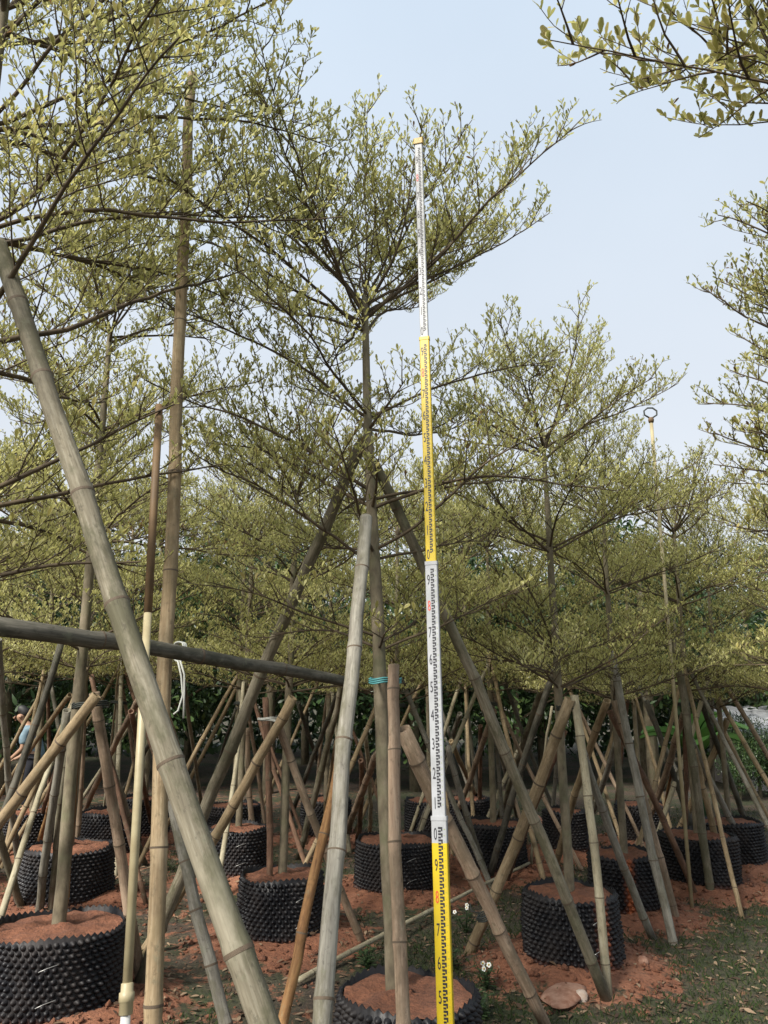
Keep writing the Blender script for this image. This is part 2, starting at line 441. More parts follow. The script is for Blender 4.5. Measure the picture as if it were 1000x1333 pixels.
# tree M
pole(Gp(180, 1240), P(382, 908, 4.65), .034, .033, 'tan', 'golden tan pole with cut top leaning left on the second row tree', nodes=.26)
pole(Gp(476, 1229), P(361, 942, 4.75), .027, .027, 'pink', 'pinkish tan pole whose foot stands between middle trunk and silver pole', nodes=.30)
q = PP['M'][0]
pole(P(352, 1130, 5.3)*1 - Vector((0, 0, .55)), P(346, 908, 5.15), .023, .023, 'rust', 'dark reddish upright stake behind the second row pot', nodes=.3)
pole(Gp(334, 1129), P(322, 948, 7.2), .028, .026, 'pink', 'slim pale stake left of the second row trunk', nodes=.26)
pole(Gp(386, 1118), P(449, 880, 6.6), .034, .03, 'green', 'grey green pole crossing left of the silver grey pole', nodes=.4)
pole(Gp(372, 1076), P(447, 884, 7.6), .030, .026, 'dark', 'thin dark pole meeting the cross pole end', nodes=.5)
pole(Gp(446, 1064), P(388, 915, 8.2), .027, .025, 'dark', 'thin dark pole slanting right behind the cross pole', nodes=.5)
pole(Gp(446, 1095), P(492, 978, 6.2), .032, .032, 'pink', 'short pinkish prop leaning on the trunk behind the middle tree', nodes=.24)
pole(Gp(481, 1090), P(476, 955, 7.0), .026, .022, 'cream', 'cream upright stake just left of the middle trunk', nodes=.24)
pole(Gp(464, 1100), P(470, 990, 6.6), .026, .024, 'rust', 'short brown stake close behind the silver grey pole', nodes=.26)
pole(Gp(540, 1092), P(578, 995, 6.3), .030, .028, 'grey', 'short pale prop left of the measuring staff', nodes=.24)
pole(Gp(418, 1100), P(440, 960, 6.9), .028, .024, 'tan', 'tan prop partly hidden left of the orange brown pole', nodes=.3)
# tree R
pole(Gp(605, 1243), P(743, 910, 4.48), .036, .035, 'tan', 'thick golden prop leaning left on the right hand tree', nodes=.33)
pole(Gp(793, 1303), P(748, 905, 4.5), .025, .026, 'cream', 'pale narrow prop standing in front of the right hand pot', nodes=.27)
pole(Gp(853, 1222), P(752, 960, 4.85), .028, .028, 'grey', 'grey prop slanting right across the pot with pink soil', nodes=.36)
pole(Gp(640, 1090), P(709, 884, 7.0), .030, .028, 'green', 'greyish green pole behind the golden prop, the farther of two', nodes=.4)
pole(Gp(634, 1148), P(722, 872, 6.0), .032, .028, 'dark', 'dark grey pole just left of the golden prop', nodes=.4)
pole(Gp(738, 1086), P(646, 855, 8.0), .025, .022, 'dark', 'thin dark pole falling from upper left behind the golden prop', nodes=.5)
pole(Gp(655, 1150), P(736, 952, 5.9), .021, .021, 'rust', 'slim purplish brown prop under the golden prop', nodes=.3)
pole(Gp(690, 1135), P(719, 920, 6.4), .013, .012, 'cream', 'very thin cream cane behind the golden prop', nodes=.5, detail=False)
pole(Gp(719, 1135), P(791, 912, 5.75), .031, .031, 'tan', 'tan prop crossing behind the right hand trunk', nodes=.34)
pole(Gp(752, 1102), P(802, 968, 6.6), .027, .027, 'grey', 'short grey prop right of the pale narrow prop', nodes=.34)
# tree E
pole(Gp(578, 1093), P(643, 926, 7.1), .029, .029, 'pink', 'pinkish prop with cut top left of the long dark green pole', nodes=.34)
pole(Gp(640, 1150), P(583, 972, 6.3), .028, .028, 'grey', 'grey prop slanting right beside the measuring staff', nodes=.36)
pole(Gp(642, 1075), P(587, 965, 7.7), .027, .027, 'tan', 'thin tan prop reaching the pot beyond the measuring staff', nodes=.3)
pole(Gp(560, 1062), P(599, 930, 8.4), .030, .030, 'grey', 'pale grey prop partly hidden by the measuring staff', nodes=.3)
pole(Gp(679, 1082), P(640, 940, 7.4), .027, .027, 'grey', 'grey prop running close beside the long dark green pole', nodes=.26)
pole(Gp(627, 1092), P(626, 945, 7.5), .025, .023, 'rust', 'upright brown stake behind the long dark green pole', nodes=.3)
# tree D / J / N
pole(Gp(879, 1231), P(797, 846, 5.45), .031, .029, 'grey', 'tall pale grey pole with foot in the dark grass at right', nodes=.40)
pole(Gp(886, 1206), P(800, 912, 5.65), .027, .027, 'pink', 'tan grey pole standing right behind the tall pale grey pole', nodes=.30)
pole(Gp(822, 1106), P(890, 930, 6.7), .031, .031, 'pink', 'brownish prop rising right towards the twin poles', nodes=.30)
pole(Gp(911, 1170), P(794, 926, 5.7), .026, .026, 'rust', 'thin brown prop crossing behind the tall pale grey pole', nodes=.34)
pole(Gp(926, 1171), P(876, 808, 6.3), .035, .033, 'green', 'taller grey green pole of the twin poles at right', nodes=.42)
pole(Gp(944, 1150), P(902, 975, 6.5), .029, .029, 'tan', 'shorter yellowish tan pole of the twin poles at right', nodes=.30)
pole(Gp(918, 1131), P(841, 912, 7.2), .030, .028, 'dark', 'dark pole slanting between the tall grey pole and twin poles', nodes=.42)
pole(Gp(868, 1106), P(948, 937, 7.4), .034, .034, 'tan', 'thick tan prop with cut top beneath the banana leaves', nodes=.3)
pole(Gp(990, 1131), P(898, 960, 6.8), .029, .029, 'grey', 'grey prop descending right from the twin poles', nodes=.36)
pole(Gp(985, 1108), P(912, 912, 7.3), .030, .028, 'dark', 'dark thin pole right of the twin poles', nodes=.46)
pole(Gp(1032, 1117), P(940, 946, 7.8), .026, .026, 'tan', 'tan prop running off the right edge', nodes=.3)
pole(Gp(850, 1096), P(877, 975, 7.0), .016, .014, 'brown', 'very thin orange brown cane between dark and grey poles at right', nodes=.3)
# tree L and the left cluster
pole(P(-204, 1345, 3.9), P(127, 906, 3.88), .031, .030, 'tan', 'smooth tan prop running off the left edge from the near left trunk', nodes=.33)
pole(Gp(190, 1292), P(123, 902, 4.02), .031, .030, 'pink', 'pinkish prop right of the near left trunk, behind the cream pipe', nodes=.34)
pole(P(82, 1200, 4.45) - Vector((0, 0, .45)), P(101, 882, 4.3), .027, .027, 'brown', 'reddish brown upright stake with hollow cut top by the near left trunk', nodes=.36)
pole(Gp(50, 1196), P(87, 925, 4.95), .031, .029, 'grey', 'grey prop in front of the pot left of the near left trunk', nodes=.33)
pole(Gp(66, 1196), P(90, 955, 5.15), .028, .026, 'green', 'greenish prop squeezed beside the near left trunk', nodes=.30)
pole(Gp(46, 1108), P(88, 955, 6.2), .030, .028, 'brown', 'orange brown prop leaning behind the grey prop at left', nodes=.30)
pole(P(-58, 1185, 4.6) - Vector((0, 0, .2)), P(80, 838, 4.6), .025, .022, 'dark', 'dark slim pole slanting in front of the person', nodes=.4)
pole(Gp(36, 1190), P(-22, 1010, 5.2), .030, .028, 'green', 'dark green pole entering at left edge towards the near left pot', nodes=.36)
pole(Gp(-30, 1078), P(91, 905, 6.6), .026, .024, 'tan', 'thin tan pole below the dark slim pole at left', nodes=.3)
pole(Gp(31, 1157), P(-2, 832, 5.3), .028, .025, 'grey', 'pale grey pole nearest the left edge beside the person', nodes=.32)
pole(Gp(98, 1086), P(181, 910, 6.2), .030, .028, 'pink', 'tan prop rising right behind the near left trunk', nodes=.3)
pole(Gp(203, 1086), P(172, 925, 6.0), .027, .025, 'rust', 'brown prop just right of the cream pipe', nodes=.3)
pole(Gp(190, 1124), P(136, 975, 5.9), .031, .029, 'grey', 'grey prop parallel to the pinkish prop at left', nodes=.3)
pole(Gp(130, 1070), P(206, 945, 7.8), .024, .022, 'dark', 'thin dark prop rising right behind the tallest pole', nodes=.36)
pole(Gp(132, 1075), P(156, 855, 7.4), .013, .012, 'cream', 'very thin cream cane right of the near left trunk', nodes=.5, detail=False)
pole(Gp(262, 1072), P(307, 922, 8.2), .019, .017, 'dark', 'slim dark pole parallel to the long grey green pole', nodes=.36)
pole(Gp(270, 1092), P(236, 868, 6.4), .021, .018, 'green', 'slim greenish pole hanging near the pale string loops', nodes=.5)
pole(Gp(40, 1100), P(84, 965, 6.9), .024, .022, 'rust', 'thin rusty prop hidden among the poles at far left', nodes=.3)
FAR = {'O': 'the far pot right of the cream pipe', 'Q': 'the far pot behind the slim pale stake', 'S': 'the far pot left of the measuring staff',
       'T': 'the far pot right of the measuring staff', 'X': 'the far pot left of the silver grey pole', 'Y': 'the far pot behind the tall pale grey pole',
       'K': 'the small shaded pot', 'H': 'the pot behind the cream pipe', 'I': 'the pot near the left edge', 'N': 'the farthest right pot', 'A': 'the pot left of the second row trunk', 'B': 'the pot directly behind the middle trunk', 'E': 'the pot under the long dark green pole', 'F': 'the pot behind the near left trunk', 'J': 'the pot behind the twin poles'}
rf = random.Random(8); cl_ = ['cream', 'pink', 'tan', 'grey', 'tan', 'rust']; qn = 0
for k, ph in FAR.items():
    c = PP[k][0]
    for w_, a in (('left', 3.3), ('right', -.25), ('forward', 4.9), ('backward', 1.5)):
        a += rf.uniform(-.35, .35); rr_ = rf.uniform(.62, .95); hh_ = rf.uniform(1.35, 1.75)
        b0 = Vector((c.x+rr_*math.cos(a), c.y+rr_*math.sin(a), -.05)); t0 = Vector((c.x+.06*math.cos(a), c.y+.06*math.sin(a), hh_))
        pole(b0, t0+(t0-b0)*rf.uniform(.0, .14), rf.uniform(.019, .026), rf.uniform(.017, .024), cl_[qn % 6], 'slim prop %s of %s' % ({'left': 'left', 'right': 'right', 'forward': 'in front', 'backward': 'back'}[w_], ph), nodes=.32, detail=c.y < 8, sides=10); qn += 1
# stick lying on the ground
p0, p1 = G(388, 1286), G(690, 1142)
p0.z = gh(p0.x, p0.y)+.03; p1.z = gh(p1.x, p1.y)+.04
pole(p0, p1, .017, .013, 'cream', 'thin pale stick lying on the ground behind the middle pot', nodes=.17, name='fallen_stick', cat='stick', group='ground clutter', bow=.006)

# ------------------------------------------------------------------ pots with cone-studded walls
def pot_meshes(R, H, seed, dirt=False):
    rg = np.random.RandomState(seed)
    ph = rg.uniform(0, 6.28, 4); am = rg.uniform(.01, .03, 3)
    V = []; F = []; D = []
    def rr(a, z):
        return R*(1 + am[0]*np.sin(2*a+ph[0]) + am[1]*np.sin(3*a+ph[1])*(1-z/H) + .05*(1-z/H) + am[2]*.5*np.sin(5*a+ph[2]) + .045*mnoise.noise((math.cos(a)*2.2, math.sin(a)*2.2, z*5+seed)))
    nseg = int(round(2*math.pi*R/.036)); nA = nseg*2
    zr = lambda j: (.011 if j % 2 else -.004)
    rows_z = [0.0, H*.25, H*.5, H*.75, H]
    for side, dr in ((0, 0.0), (1, -.005)):
        for zi, z in enumerate(rows_z):
            for j in range(nA):
                a = j*2*math.pi/nA; zz = z + (zr(j) + .012*math.sin(3*a+ph[3]) if zi == 4 else (-zr(j) if zi == 0 else 0))
                r = rr(a, z)+dr
                V.append((r*math.cos(a), r*math.sin(a), zz)); D.append((a, zz))
    base = nA*5
    for s in (0, 1):
        for zi in range(4):
            for j in range(nA):
                q = (s*base+zi*nA+j, s*base+zi*nA+(j+1) % nA, s*base+(zi+1)*nA+(j+1) % nA, s*base+(zi+1)*nA+j)
                F.append(q if s == 0 else q[::-1])
    for j in range(nA):
        F.append((4*nA+j, 4*nA+(j+1) % nA, base+4*nA+(j+1) % nA, base+4*nA+j))
    dz = .0245; nr = int((H-.012)/dz)
    ang = np.arange(8)*math.pi/4
    for i in range(nr+1):
        z = .014+i*dz
        for j in range(nseg):
            a = (j+.5*(i % 2))*2*math.pi/nseg
            r = rr(a, z); o = np.array([math.cos(a), math.sin(a), 0]); t = np.array([-math.sin(a), math.cos(a), 0]); k = np.array([0, 0, 1.0])
            c = o*r+k*z; b0 = len(V); hh = .021*rg.uniform(.55, 1.15)
            for rad, h in ((.0160, -.001), (.0095, hh*.62), (.0040, hh)):
                for g in ang:
                    V.append(tuple(c + o*h + t*rad*math.cos(g) + k*rad*math.sin(g))); D.append((a, z))
            for u in range(2):
                for q in range(8): F.append((b0+u*8+q, b0+u*8+(q+1) % 8, b0+(u+1)*8+(q+1) % 8, b0+(u+1)*8+q))
            F.append(tuple(b0+16+q for q in range(8)))
    dd = []
    for a, z in D:
        a = (a+math.pi) % (2*math.pi)-math.pi
        low = max(0, 1-z/.09)*.5
        st = 0; low = low*.8
        if dirt is not False:
            st = math.exp(-((a-dirt)/.10)**2)
        dd.append(min(1, low+st))
    wall = mk_mesh('wall', V, F, M_pot, True, {'dirt': dd})
    # lumpy soil
    SV = [(0, 0, H-.01)]; nA2 = 52; rings = (.10, .2, .3, .4, .5, .6, .7, .8, .9, .985)
    for ri in rings:
        for j in range(nA2):
            a = j*2*math.pi/nA2; r = rr(a, H)*ri - .006
            zz = H-.022 + .022*(1-ri) + .026*mnoise.noise((math.cos(a)*r*11, math.sin(a)*r*11, seed)) + .016*abs(mnoise.noise((math.cos(a)*r*34, math.sin(a)*r*34, seed)))
            SV.append((r*math.cos(a), r*math.sin(a), zz))
    SF = [(0, 1+j, 1+(j+1) % nA2) for j in range(nA2)]
    for i in range(len(rings)-1):
        for j in range(nA2):
            SF.append((1+i*nA2+j, 1+i*nA2+(j+1) % nA2, 1+(i+1)*nA2+(j+1) % nA2, 1+(i+1)*nA2+j))
    soil = mk_mesh('soil', SV, SF, M_soil)
    return wall, soil
tw = MB(); tw.tube([(0, -.005, -.01), (.0, .012, 0), (.005, .030, .004), (.05, .034, 0), (.085, .040, -.006)], .0017, 5)
ME_wire = tw.mesh('wire_tie', M_wire)
PL = {'C': 'black dimpled grow pot of the middle tree beside the measuring staff',
 'L': 'big black dimpled pot of red soil at the left edge foreground',
 'R': 'black dimpled pot with a red soil streak, on the red mound at right',
 'M': 'black dimpled pot with wire ends between the big slanting pole and silver pole',
 'A': 'black dimpled pot just left of and behind the second row trunk',
 'B': 'black dimpled pot directly behind the middle trunk',
 'D': 'black dimpled pot with flat pink soil behind the right hand pot',
 'E': 'black dimpled pot right of the measuring staff under the long dark pole',
 'F': 'black dimpled pot behind the near left trunk and its grey props',
 'H': 'black dimpled pot behind the pinkish prop and cream pipe',
 'I': 'black dimpled pot near the left edge below the person',
 'J': 'black dimpled pot behind the twin poles at right',
 'K': 'small black dimpled pot in the shade left of the right hand trunk',
 'N': 'black dimpled pot at far right behind the twin poles pot',
 'O': 'black dimpled pot far back right of the cream pipe',
 'Q': 'black dimpled pot far back behind the slim pale stake',
 'S': 'black dimpled pot far back just left of the measuring staff',
 'T': 'black dimpled pot far back just right of the measuring staff',
 'U': 'black dimpled pot out at the right edge', 'V': 'black dimpled pot out at the left edge',
 'X': 'black dimpled pot far back between second row trunk and silver pole',
 'Y': 'black dimpled pot far back behind the tall pale grey pole'}
cache = {}
for i, (k, px, ys, r, h) in enumerate(POTS):
    c, r, h = PP[k]
    key = k if k in 'CLRM' else (round(r, 2), i % 2)
    if key not in cache: cache[key] = pot_meshes(r, h, i+1, dirt=(-1.12 if k == 'R' else (-1.75 if k == 'D' else False)))
    w, s_ = cache[key]
    root = empty('grow_pot', (c.x, c.y, gh(c.x, c.y) - .07))
    tag(root, PL[k], 'grow pot', 'dimpled black grow pots')
    root.rotation_euler.z = 0 if k in 'RD' else i*1.3
    obj('wall', w, root); obj('soil', s_, root)
    if k in 'CMBLRFA':
        for zz in (h*.42, h*.78):
            a = -1.15 - root.rotation_euler.z + (0.25 if k == 'M' else 0)
            o = obj('wire_tie', ME_wire, root, (r*1.03*math.cos(a), r*1.03*math.sin(a), zz)); o.rotation_euler = (0, .1, a-math.pi/2)
POTZ = {k: gh(PP[k][0].x, PP[k][0].y) - .07 + .37 for k in PP}

# ------------------------------------------------------------------ nursery trees
LEAF_V = np.array([(0, 0, 0), (-.08, .28, .03), (.08, .28, .03), (-.17, .66, .02), (.17, .66, .02), (-.09, .97, -.05), (.09, .97, -.05)])
LEAF_F = np.array([(0, 2, 1)]), np.array([(1, 2, 4, 3), (3, 4, 6, 5)])
def leaf_mesh(name, pos, dr, nrm, size, tint, m):
    """batch of leaves: base pos, direction, approx normal, length"""
    pos, dr, nrm = (np.asarray(a, dtype=np.float64) for a in (pos, dr, nrm))
    dr = dr/np.linalg.norm(dr, axis=1)[:, None]
    sd = np.cross(dr, nrm); sd /= np.linalg.norm(sd, axis=1)[:, None]+1e-9
    nn = np.cross(sd, dr)
    size = np.asarray(size)[:, None, None]
    V = pos[:, None, :] + size*(LEAF_V[None, :, 0:1]*sd[:, None, :] + LEAF_V[None, :, 1:2]*dr[:, None, :] + LEAF_V[None, :, 2:3]*nn[:, None, :])
    N = len(pos); k = len(LEAF_V)
    o = (np.arange(N)*k)[:, None, None]
    F3 = (LEAF_F[0][None]+o).reshape(-1, 3); F4 = (LEAF_F[1][None]+o).reshape(-1, 4)
    return mk_mesh(name, V.reshape(-1, 3), [F3, F4], m, True, {'tint': np.repeat(np.asarray(tint), k)})

class Tree:
    def __init__(self, seed, leaf=.0268, dens=.9):
        self.rg = np.random.RandomState(seed); self.leaf = leaf; self.dens = dens
        self.prune = None; self.bare = .17; self.boff = 0.0; self.branches = []; self.lp = []; self.ld = []; self.ln = []; self.ls = []; self.lt = []
    def leaves_at(self, p, t, k, up=.75):
        rg = self.rg
        if self.prune and self.prune(p): return
        a0 = rg.uniform(0, 6.28)
        for i in range(k):
            a = a0 + i*2.4 + rg.normal(0, .3)
            d = np.array([math.cos(a)*.62, math.sin(a)*.62, up+rg.normal(0, .38)]) + t*.35 + rg.normal(0, .12, 3)
            n = np.array([-math.cos(a)*.9, -math.sin(a)*.9, .9]) + rg.normal(0, .35, 3)
            self.lp.append(p); self.ld.append(d); self.ln.append(n)
            self.ls.append(self.leaf*rg.uniform(.5, 1.35)); self.lt.append(min(1, max(0, rg.beta(2.0, 2.4)+self.boff)))
    def shoot(self, mb, p, d, L, r, lev, trop, maxlev=2):
        rg = self.rg
        seg = (.075, .05, .03)[lev]; n = max(3, int(math.ceil(L/seg))); st = L/n
        pts = [np.array(p)]; tang = [d]
        for i in range(n):
            d = d + rg.normal(0, (.07, .10, .13)[lev], 3) + np.array([0, 0, trop])
            d = d/np.linalg.norm(d)
            if lev and self.prune and self.prune(pts[-1]+d*st): break
            pts.append(pts[-1]+d*st); tang.append(d)
        if len(pts) < 3: return
        n = len(pts)-1; L = n*st
        rad = [max(.0010, r*(1-.75*i/n)) for i in range(n+1)]
        mb.tube(pts, rad, (6, 4, 3)[lev], cap=False)
        if lev < maxlev:
            s = L*(self.bare if lev == 0 else .10); side = 1 if rg.rand() < .5 else -1
            sp = (.058, .044)[lev]/self.dens
            while s < L*.97:
                i = min(n-1, int(s/st)); f = s/st-i
                q = pts[i]*(1-f)+pts[i+1]*f; t = tang[i+1]
                up = np.array([0, 0, 1.0]); N = up-t*np.dot(up, t); nn = np.linalg.norm(N)
                N = N/nn if nn > .25 else np.array([rg.normal(), rg.normal(), .2]); N /= np.linalg.norm(N)
                B = np.cross(N, t)
                ang = side*math.radians(rg.uniform(28, 62)); tilt = rg.uniform(-.05, .55)
                c = t*math.cos(ang) + B*math.sin(ang) + N*tilt
                c /= np.linalg.norm(c)
                cl = ((L-s)*.50 + (.13, .05)[lev])*rg.uniform(.6, 1.15)
                if lev == 1: cl = min(cl, .17)
                self.shoot(mb, q, c, cl, (.0034, .0017)[lev], lev+1, (.05, .11)[lev], maxlev)
                side = -side; s += sp*rg.uniform(.7, 1.35)
        if lev >= 1:
            s = L*(.5 if lev == 1 else .18)
            while s <= L+.001:
                i = min(n-1, int(s/st)); f = s/st-i
                q = pts[i]*(1-f)+pts[i+1]*f
                self.leaves_at(q, tang[i+1], (2 if rg.rand() < .7 else 3) if s < L-.02 else 4)
                s += .026
        else: self.leaves_at(pts[-1], tang[-1], 4)
    def tier(self, trunk, z, n, L, elev, az0=None, trop=-.012, r=.010, azs=None, avoid=None):
        rg = self.rg
        if az0 is None: az0 = rg.uniform(0, 6.28)
        for i in range(n):
            a = azs[i] if azs else az0 + i*2*math.pi/n + rg.normal(0, .18)
            zz = z + rg.uniform(-.05, .05); p = trunk_at(trunk, zz)
            e = math.radians(elev + rg.normal(0, 5)); l_ = L*rg.uniform(.82, 1.12)
            if avoid and avoid[0] < math.degrees((a+math.pi) % (2*math.pi)-math.pi) < avoid[1]: l_ = min(l_, avoid[2])
            self.one(p, np.array([math.cos(a)*math.cos(e), math.sin(a)*math.cos(e), math.sin(e)]), l_, r, trop)
    def one(self, p, d, L, r=.010, trop=-.012):
        self.boff = self.rg.normal(0, .10)
        mb = MB(); self.shoot(mb, p, d, L, r, 0, trop); self.branches.append(mb)
def trunk_at(trunk, z):
    for (a, ra), (b, rb_) in zip(trunk[:-1], trunk[1:]):
        if z <= b[2]: 
            f = (z-a[2])/(b[2]-a[2]); return np.array(a)*(1-f)+np.array(b)*f
    return np.array(trunk[-1][0])
def build_tree(base, trunk, tr, label, near_parts=0, rotz=0.0, scale=1.0):
    root = empty('nursery_tree', base); root.rotation_euler.z = rotz; root.scale = (scale,)*3
    tag(root, label, 'tree', 'nursery trees')
    pts = []; rad = []
    z0, z1 = trunk[0][0][2], trunk[-1][0][2]; n = int((z1-z0)/.06)
    for i in range(n+1):
        z = z0+(z1-z0)*i/n; p = trunk_at(trunk, z)
        rr = np.interp(z, [t[0][2] for t in trunk], [t[1] for t in trunk])
        w = .006*np.array([mnoise.noise((z*1.7, 1.1, tr.rg.rand()*.02)), mnoise.noise((z*1.7, 5.1, 0)), 0])
        pts.append(p+w); rad.append(rr*(1+.10*mnoise.noise((z*6, 2.2, 9))))
    rad[0] *= 1.25
    mb = MB(); mb.tube(pts, rad, 12); obj('trunk', mb.mesh('trunk', M_bark), root)
    for mb in tr.branches: obj('branch', mb.mesh('branch', M_twig), root)
    lp, ld, ln, ls, lt = map(np.array, (tr.lp, tr.ld, tr.ln, tr.ls, tr.lt))
    keep = np.ones(len(lp), bool)
    if near_parts:
        w = lp*scale + np.array(base)
        dep = w[:, 1]*CT_ + (w[:, 2]-CAM_H)*ST_
        xx = 500+1000*w[:, 0]/np.maximum(dep, .1); yy = 666.5-1000*(-w[:, 1]*ST_+(w[:, 2]-CAM_H)*CT_)/np.maximum(dep, .1)
        inn = (dep > .3) & (xx > 2) & (xx < 998) & (yy > 2) & (yy < 1330)
        sc = np.where(inn, ls/np.maximum(dep, .1), -1)
        idx = np.argsort(-sc)[:near_parts]; idx = idx[sc[idx] > 0]
        keep[idx] = False
        for i in idx: leaf_obj(root, lp[i], ld[i], ln[i], ls[i], lt[i])
    c = obj('crown', leaf_mesh('crown', lp[keep], ld[keep], ln[keep], ls[keep], lt[keep], M_leaf), root)
    c['kind'] = 'stuff'
    print('tree', label[:40], len(lp))
    return root
# single leaves, six shades of one shape with a pale margin
LB = [(0, 0, 0), (0, .3, -.02), (0, .65, -.035), (0, .98, -.07)]
LL = [(-.11, .26, .02), (-.22, .62, .02), (-.13, .93, -.05)]
ME_leaf = []
for t in range(6):
    v = LB + LL + [(-x, y, z) for x, y, z in LL]
    f = [(0, 1, 4), (1, 2, 5, 4), (2, 3, 6, 5), (0, 7, 1), (1, 7, 8, 2), (2, 8, 9, 3)]
    ME_leaf.append(mk_mesh('leaf', v, f, M_leafb, True, {'tint': [t/5]*10, 'margin': [0]*4+[1]*6}))
def leaf_obj(root, p, d, n, s, t):
    d = Vector(d).normalized(); sd = d.cross(Vector(n)).normalized(); nn = sd.cross(d)
    o = obj('leaf', ME_leaf[min(5, int(t*6))], root)
    M = Matrix((sd, d, nn)).transposed().to_4x4() @ Matrix.Diagonal((s*1.08, s*1.08, s*1.08, 1)); M.translation = Vector(p)
    o.matrix_local = M
def copy_tree(src, base, label, rotz, scale):
    r = src.copy(); col.objects.link(r); r.location = base; r.rotation_euler.z = rotz; r.scale = (scale,)*3
    r['label'] = label
    for ch in src.children:
        if ch.name.startswith('leaf'): continue
        c = ch.copy(); col.objects.link(c); c.parent = r
    return r

# the staff is held clear of leaves: twigs on its open side are pruned back
STA, STB = P(545, 188, 3.04), P(580, 1320, 2.84)
def pruner(base, hw=.045):
    def f(p):
        x, y, z = p[0]+base.x, p[1]+base.y, p[2]+base.z
        t = min(1.03, (z-STB.z)/(STA.z-STB.z)); sx = STB.x+(STA.x-STB.x)*t; sy = STB.y+(STA.y-STB.y)*t
        return y < sy+.03 and z < STA.z+.12 and abs(x-sx*y/sy) < hw
    return f
# middle tree: trunk traced, gently leaning left as it rises
c0 = PP['C'][0]; dC = 3.36
tp = [P(513, 1285, dC), P(500, 1000, dC), P(489, 760, dC), P(479, 560, dC), P(475, 385, dC)]
base = Vector((tp[0].x, tp[0].y, POTZ['C']-.05))
loc = [np.array(p-base) for p in tp]; loc[0] = np.array([0, 0, 0.0])
trunk = list(zip([tuple(p) for p in loc], [.032, .030, .027, .021, .014]))
zb = base.z
T = Tree(11)
AV = (-95, -38, .34)      # short where the staff is held up against the tree
T.prune = pruner(base); T.bare = .25
T.tier(trunk, 1.70-zb, 5, .78, 20, r=.007, avoid=AV)
T.tier(trunk, 2.10-zb, 5, .95, 22, r=.008, avoid=AV)
T.tier(trunk, 2.36-zb, 6, 1.15, 24, r=.009, avoid=AV)
T.tier(trunk, 2.72-zb, 6, 1.10, 25, r=.008, avoid=AV)
T.tier(trunk, 3.22-zb, 6, 1.30, 30, r=.008, trop=.0, azs=[1.3, 1.95, 2.55, 3.1, 3.7, 4.2])
T.tier(trunk, 3.30-zb, 5, 1.12, 45, r=.007, trop=.0, azs=[1.1, 1.9, 2.8, 3.4, 4.1])
T.tier(trunk, 3.33-zb, 3, .92, 66, r=.007, trop=.004, avoid=(-105, -28, .5))
T.one(trunk_at(trunk, 3.33-zb), np.array([-.06, .05, 1.0]), 1.12, .006, 0.0)
T.tier(trunk, 3.27-zb, 5, 1.22, 36, r=.008, trop=.0, azs=[-.42, -.12, .2, .5, .9])
T.tier(trunk, 3.30-zb, 4, 1.10, 54, r=.007, trop=.0, azs=[-.3, .2, 2.6, 3.5])
build_tree(base, trunk, T, 'tall tiered tree in the middle pot, directly behind the measuring staff', near_parts=200)

def std_trunk(H, lean=(0, 0), r=.037, h1=3.2):
    return [((0, 0, 0), r), ((lean[0]*.4, lean[1]*.4, 1.2), r*.88), ((lean[0]*.8, lean[1]*.8, 2.2), r*.68), ((lean[0], lean[1], h1), r*.42)]
# right hand tree
def std_tree(seed, k, label, tiers, top, lean=(0, 0), r=.029, parts=0, scale=1.0, rotz=0.0):
    c = PP[k][0]; base = Vector((c.x, c.y, POTZ[k]-.05)); trunk = std_trunk(0, lean, r, top-base.z)
    T = Tree(seed)
    for (z, n, L, e, tr_) in tiers: T.tier(trunk, z-base.z, n, L, e, trop=tr_, r=.008)
    return build_tree(base, trunk, T, label, parts, rotz, scale)
tR = std_tree(21, 'R', 'tiered tree in the pot on the red mound at right', [
 (1.58, 6, .90, 17, -.005), (1.72, 5, .85, 25, -.005), (2.42, 7, 1.12, 22, -.004), (3.02, 7, 1.0, 28, 0), (3.10, 6, .92, 52, .004)], 3.15, (-.02, 0))
tM = std_tree(22, 'M', 'tree in the second row pot left of the silver grey pole', [
 (1.52, 6, .92, 17, -.005), (1.68, 5, .85, 25, -.005), (2.25, 7, 1.05, 21, -.004), (2.85, 6, .95, 28, 0), (2.9, 5, .68, 52, .006)], 2.9, (.03, 0))
tL = std_tree(23, 'L', 'slim trunked tree in the big left pot, crown at upper left', [
 (1.75, 5, .85, 18, -.005), (2.30, 6, 1.05, 22, -.004), (2.95, 6, 1.1, 24, -.004), (3.55, 7, 1.0, 30, 0), (3.6, 5, .8, 52, .006)], 3.6, (0.0, 0), .034)
# near left tree, trunk outside the picture
q = P(0, 360, 2.45)
base = Vector((-1.52, 2.45, gh(-1.52, 2.45)-.05)); trunk = [((0, 0, 0), .05), ((0, 0, 1.5), .046), ((.05, 0, 2.6), .036), ((.05, 0, 3.6), .024), ((.05, 0, 4.2), .016)]
T = Tree(31, .0262, .84); T.prune = pruner(base)
T.tier(trunk, 1.85, 5, .85, 17, az0=.1, r=.011); T.tier(trunk, 2.15, 6, 1.0, 19, az0=.35, r=.011)
T.tier(trunk, 2.70, 7, 1.2, 26, az0=.3, r=.012)
T.tier(trunk, 3.15, 5, 1.42, 25, r=.009, azs=[-.45, -.05, .35, .75, 1.15]); T.tier(trunk, 3.2, 3, 1.1, 25, r=.008, azs=[2.0, 3.1, 4.3])
T.tier(trunk, 3.6, 5, 1.45, 26, r=.009, azs=[-.3, .1, .45, .8, 1.3]); T.tier(trunk, 3.65, 3, 1.0, 28, r=.008, azs=[2.3, 3.4, 4.5])
